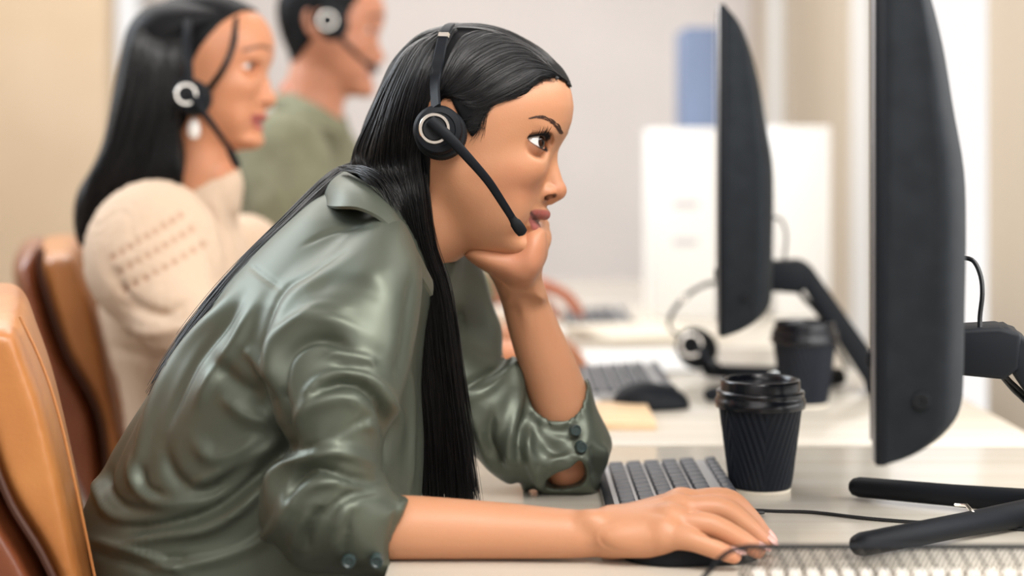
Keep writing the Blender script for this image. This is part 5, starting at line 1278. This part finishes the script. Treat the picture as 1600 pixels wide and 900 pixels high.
mouse(tuple(np.array([0.150, 1.392, DESK])), 0.0, 'black mouse under the right hand of the woman in olive satin', 1.0)
mouse((0.183, 2.19, DESK), 0.12, 'black mouse on the second desk, beside the blurred keyboard', 0.92)
mesh_tray()
ch = leather_chair(); ch.location = (-0.585, 2.538, 0); ch.rotation_euler = (0, 0, math.radians(15)); ch['label'] = 'tan leather chair of the woman in the cream blouse'; tag(ch, None, 'chair', 'leather office chairs')
c3 = copy_tree(ch); c3.location = (-0.398, 1.615, 0); c3.rotation_euler = (0, 0, math.radians(17)); c3['label'] = 'nearest tan leather chair, at the bottom left corner'
c4 = copy_tree(ch); c4.location = (-0.60, 3.08, 0); c4['label'] = 'farthest leather chair, the man in the sage shirt sits on it'
woman_behind(); man_behind()
# white box files and a blue folder on the third desk
M_BOX = mat('white_card', (246, 246, 244), 0.6); M_BLUE = mat('slate_blue_card', (112, 128, 158), 0.6); M_LABEL = mat('pale_grey_label', (206, 206, 210), 0.7); M_HOLE = mat('grey_finger_ring', (150, 150, 155), 0.4)
def box_file(x0, x1, y, z0, h, depth, m, label, lab=True, group='upright box files on the far desk'):
    root = empty('box_file', ((x0+x1)/2, y, z0)); tag(root, label, 'file', group)
    b = MB(); b.box(((x0+x1)/2, y+depth/2, z0+h/2), (x1-x0, depth, h), None, 0.003); b.build('file_case', m, root)
    if lab:
        xm = (x0+x1)/2
        for zz in (0.60, 0.40): l = MB(); l.box((xm, y-0.0008, z0+h*zz), ((x1-x0)*0.4, 0.0016, 0.016), None, 0.0004); l.build('spine_label', M_LABEL, root)
box_file(P(1022, 0, 3.35)[0], P(1120, 0, 3.35)[0], 3.35, DESK, P(0, 200, 3.35)[2]-DESK, 0.26, M_BOX, 'white box file standing on the far desk, left of the second monitor')
box_file(P(1212, 0, 3.35)[0], P(1298, 0, 3.35)[0], 3.35, DESK, P(0, 197, 3.35)[2]-DESK, 0.26, M_BOX, 'white box file seen through the gap right of the second monitor', False)
box_file(P(1072, 0, 3.62)[0], P(1122, 0, 3.62)[0], 3.63, DESK, P(0, 42, 3.63)[2]-DESK, 0.22, M_BLUE, 'tall slate blue folder behind the left white box file', False)
# headset lying on the second desk
hc = P(1085, 541, 2.47); bandp = [P(1068, 528, 2.49), P(1046, 512, 2.50), P(1052, 486, 2.50), P(1078, 458, 2.50), P(1112, 442, 2.50), P(1140, 450, 2.51), P(1150, 490, 2.52)]
make_headset('headset', hc, 1.25, (-0.15, -1, 0.15), bandp, [hc+np.array([0.004, -0.012, 0]), P(1100, 552, 2.44), P(1108, 562, 2.43), P(1114, 568, 2.42), P(1120, 573, 2.41)], 'headset resting on the second desk in front of the second monitor', None)
# papers
M_SHEET = mat('white_paper', (240, 240, 238), 0.8)
def paper(cx, cy, w, d, rz, label, z=DESK+0.0006, th=0.0012, m=None, nm='paper_sheet', cat='paper'):
    b = MB(); b.box((0, 0, th/2), (w, d, th), None, 0.0002); o = b.build(nm, m or M_SHEET, None); o.location = (cx, cy, z); o.rotation_euler = (0, 0, rz); return tag(o, label, cat)
paper(0.19, 2.68, 0.21, 0.28, 0.15, 'white paper sheets beside the keyboard of the second desk')
paper(0.02, 2.30, 0.20, 0.27, -0.05, 'white sheet near the edge of the second desk')
paper(0.23, 3.02, 0.20, 0.24, 0.3, 'cream notepad on the far desk', th=0.012, m=M_PAPER, nm='notepad', cat='notepad')
paper(-0.0, 3.0, 0.18, 0.26, -0.1, 'white sheet at the edge of the far desk')
paper(0.055, 2.10, 0.24, 0.16, 0.0, 'light wooden tray slab on the second desk in front of the mouse', th=0.010, m=noise_mat(mat('light_wood', (222, 190, 150), 0.5), (212, 178, 136), (230, 200, 162), 4, stretch=(1, 12, 1)), nm='wooden_board', cat='board')
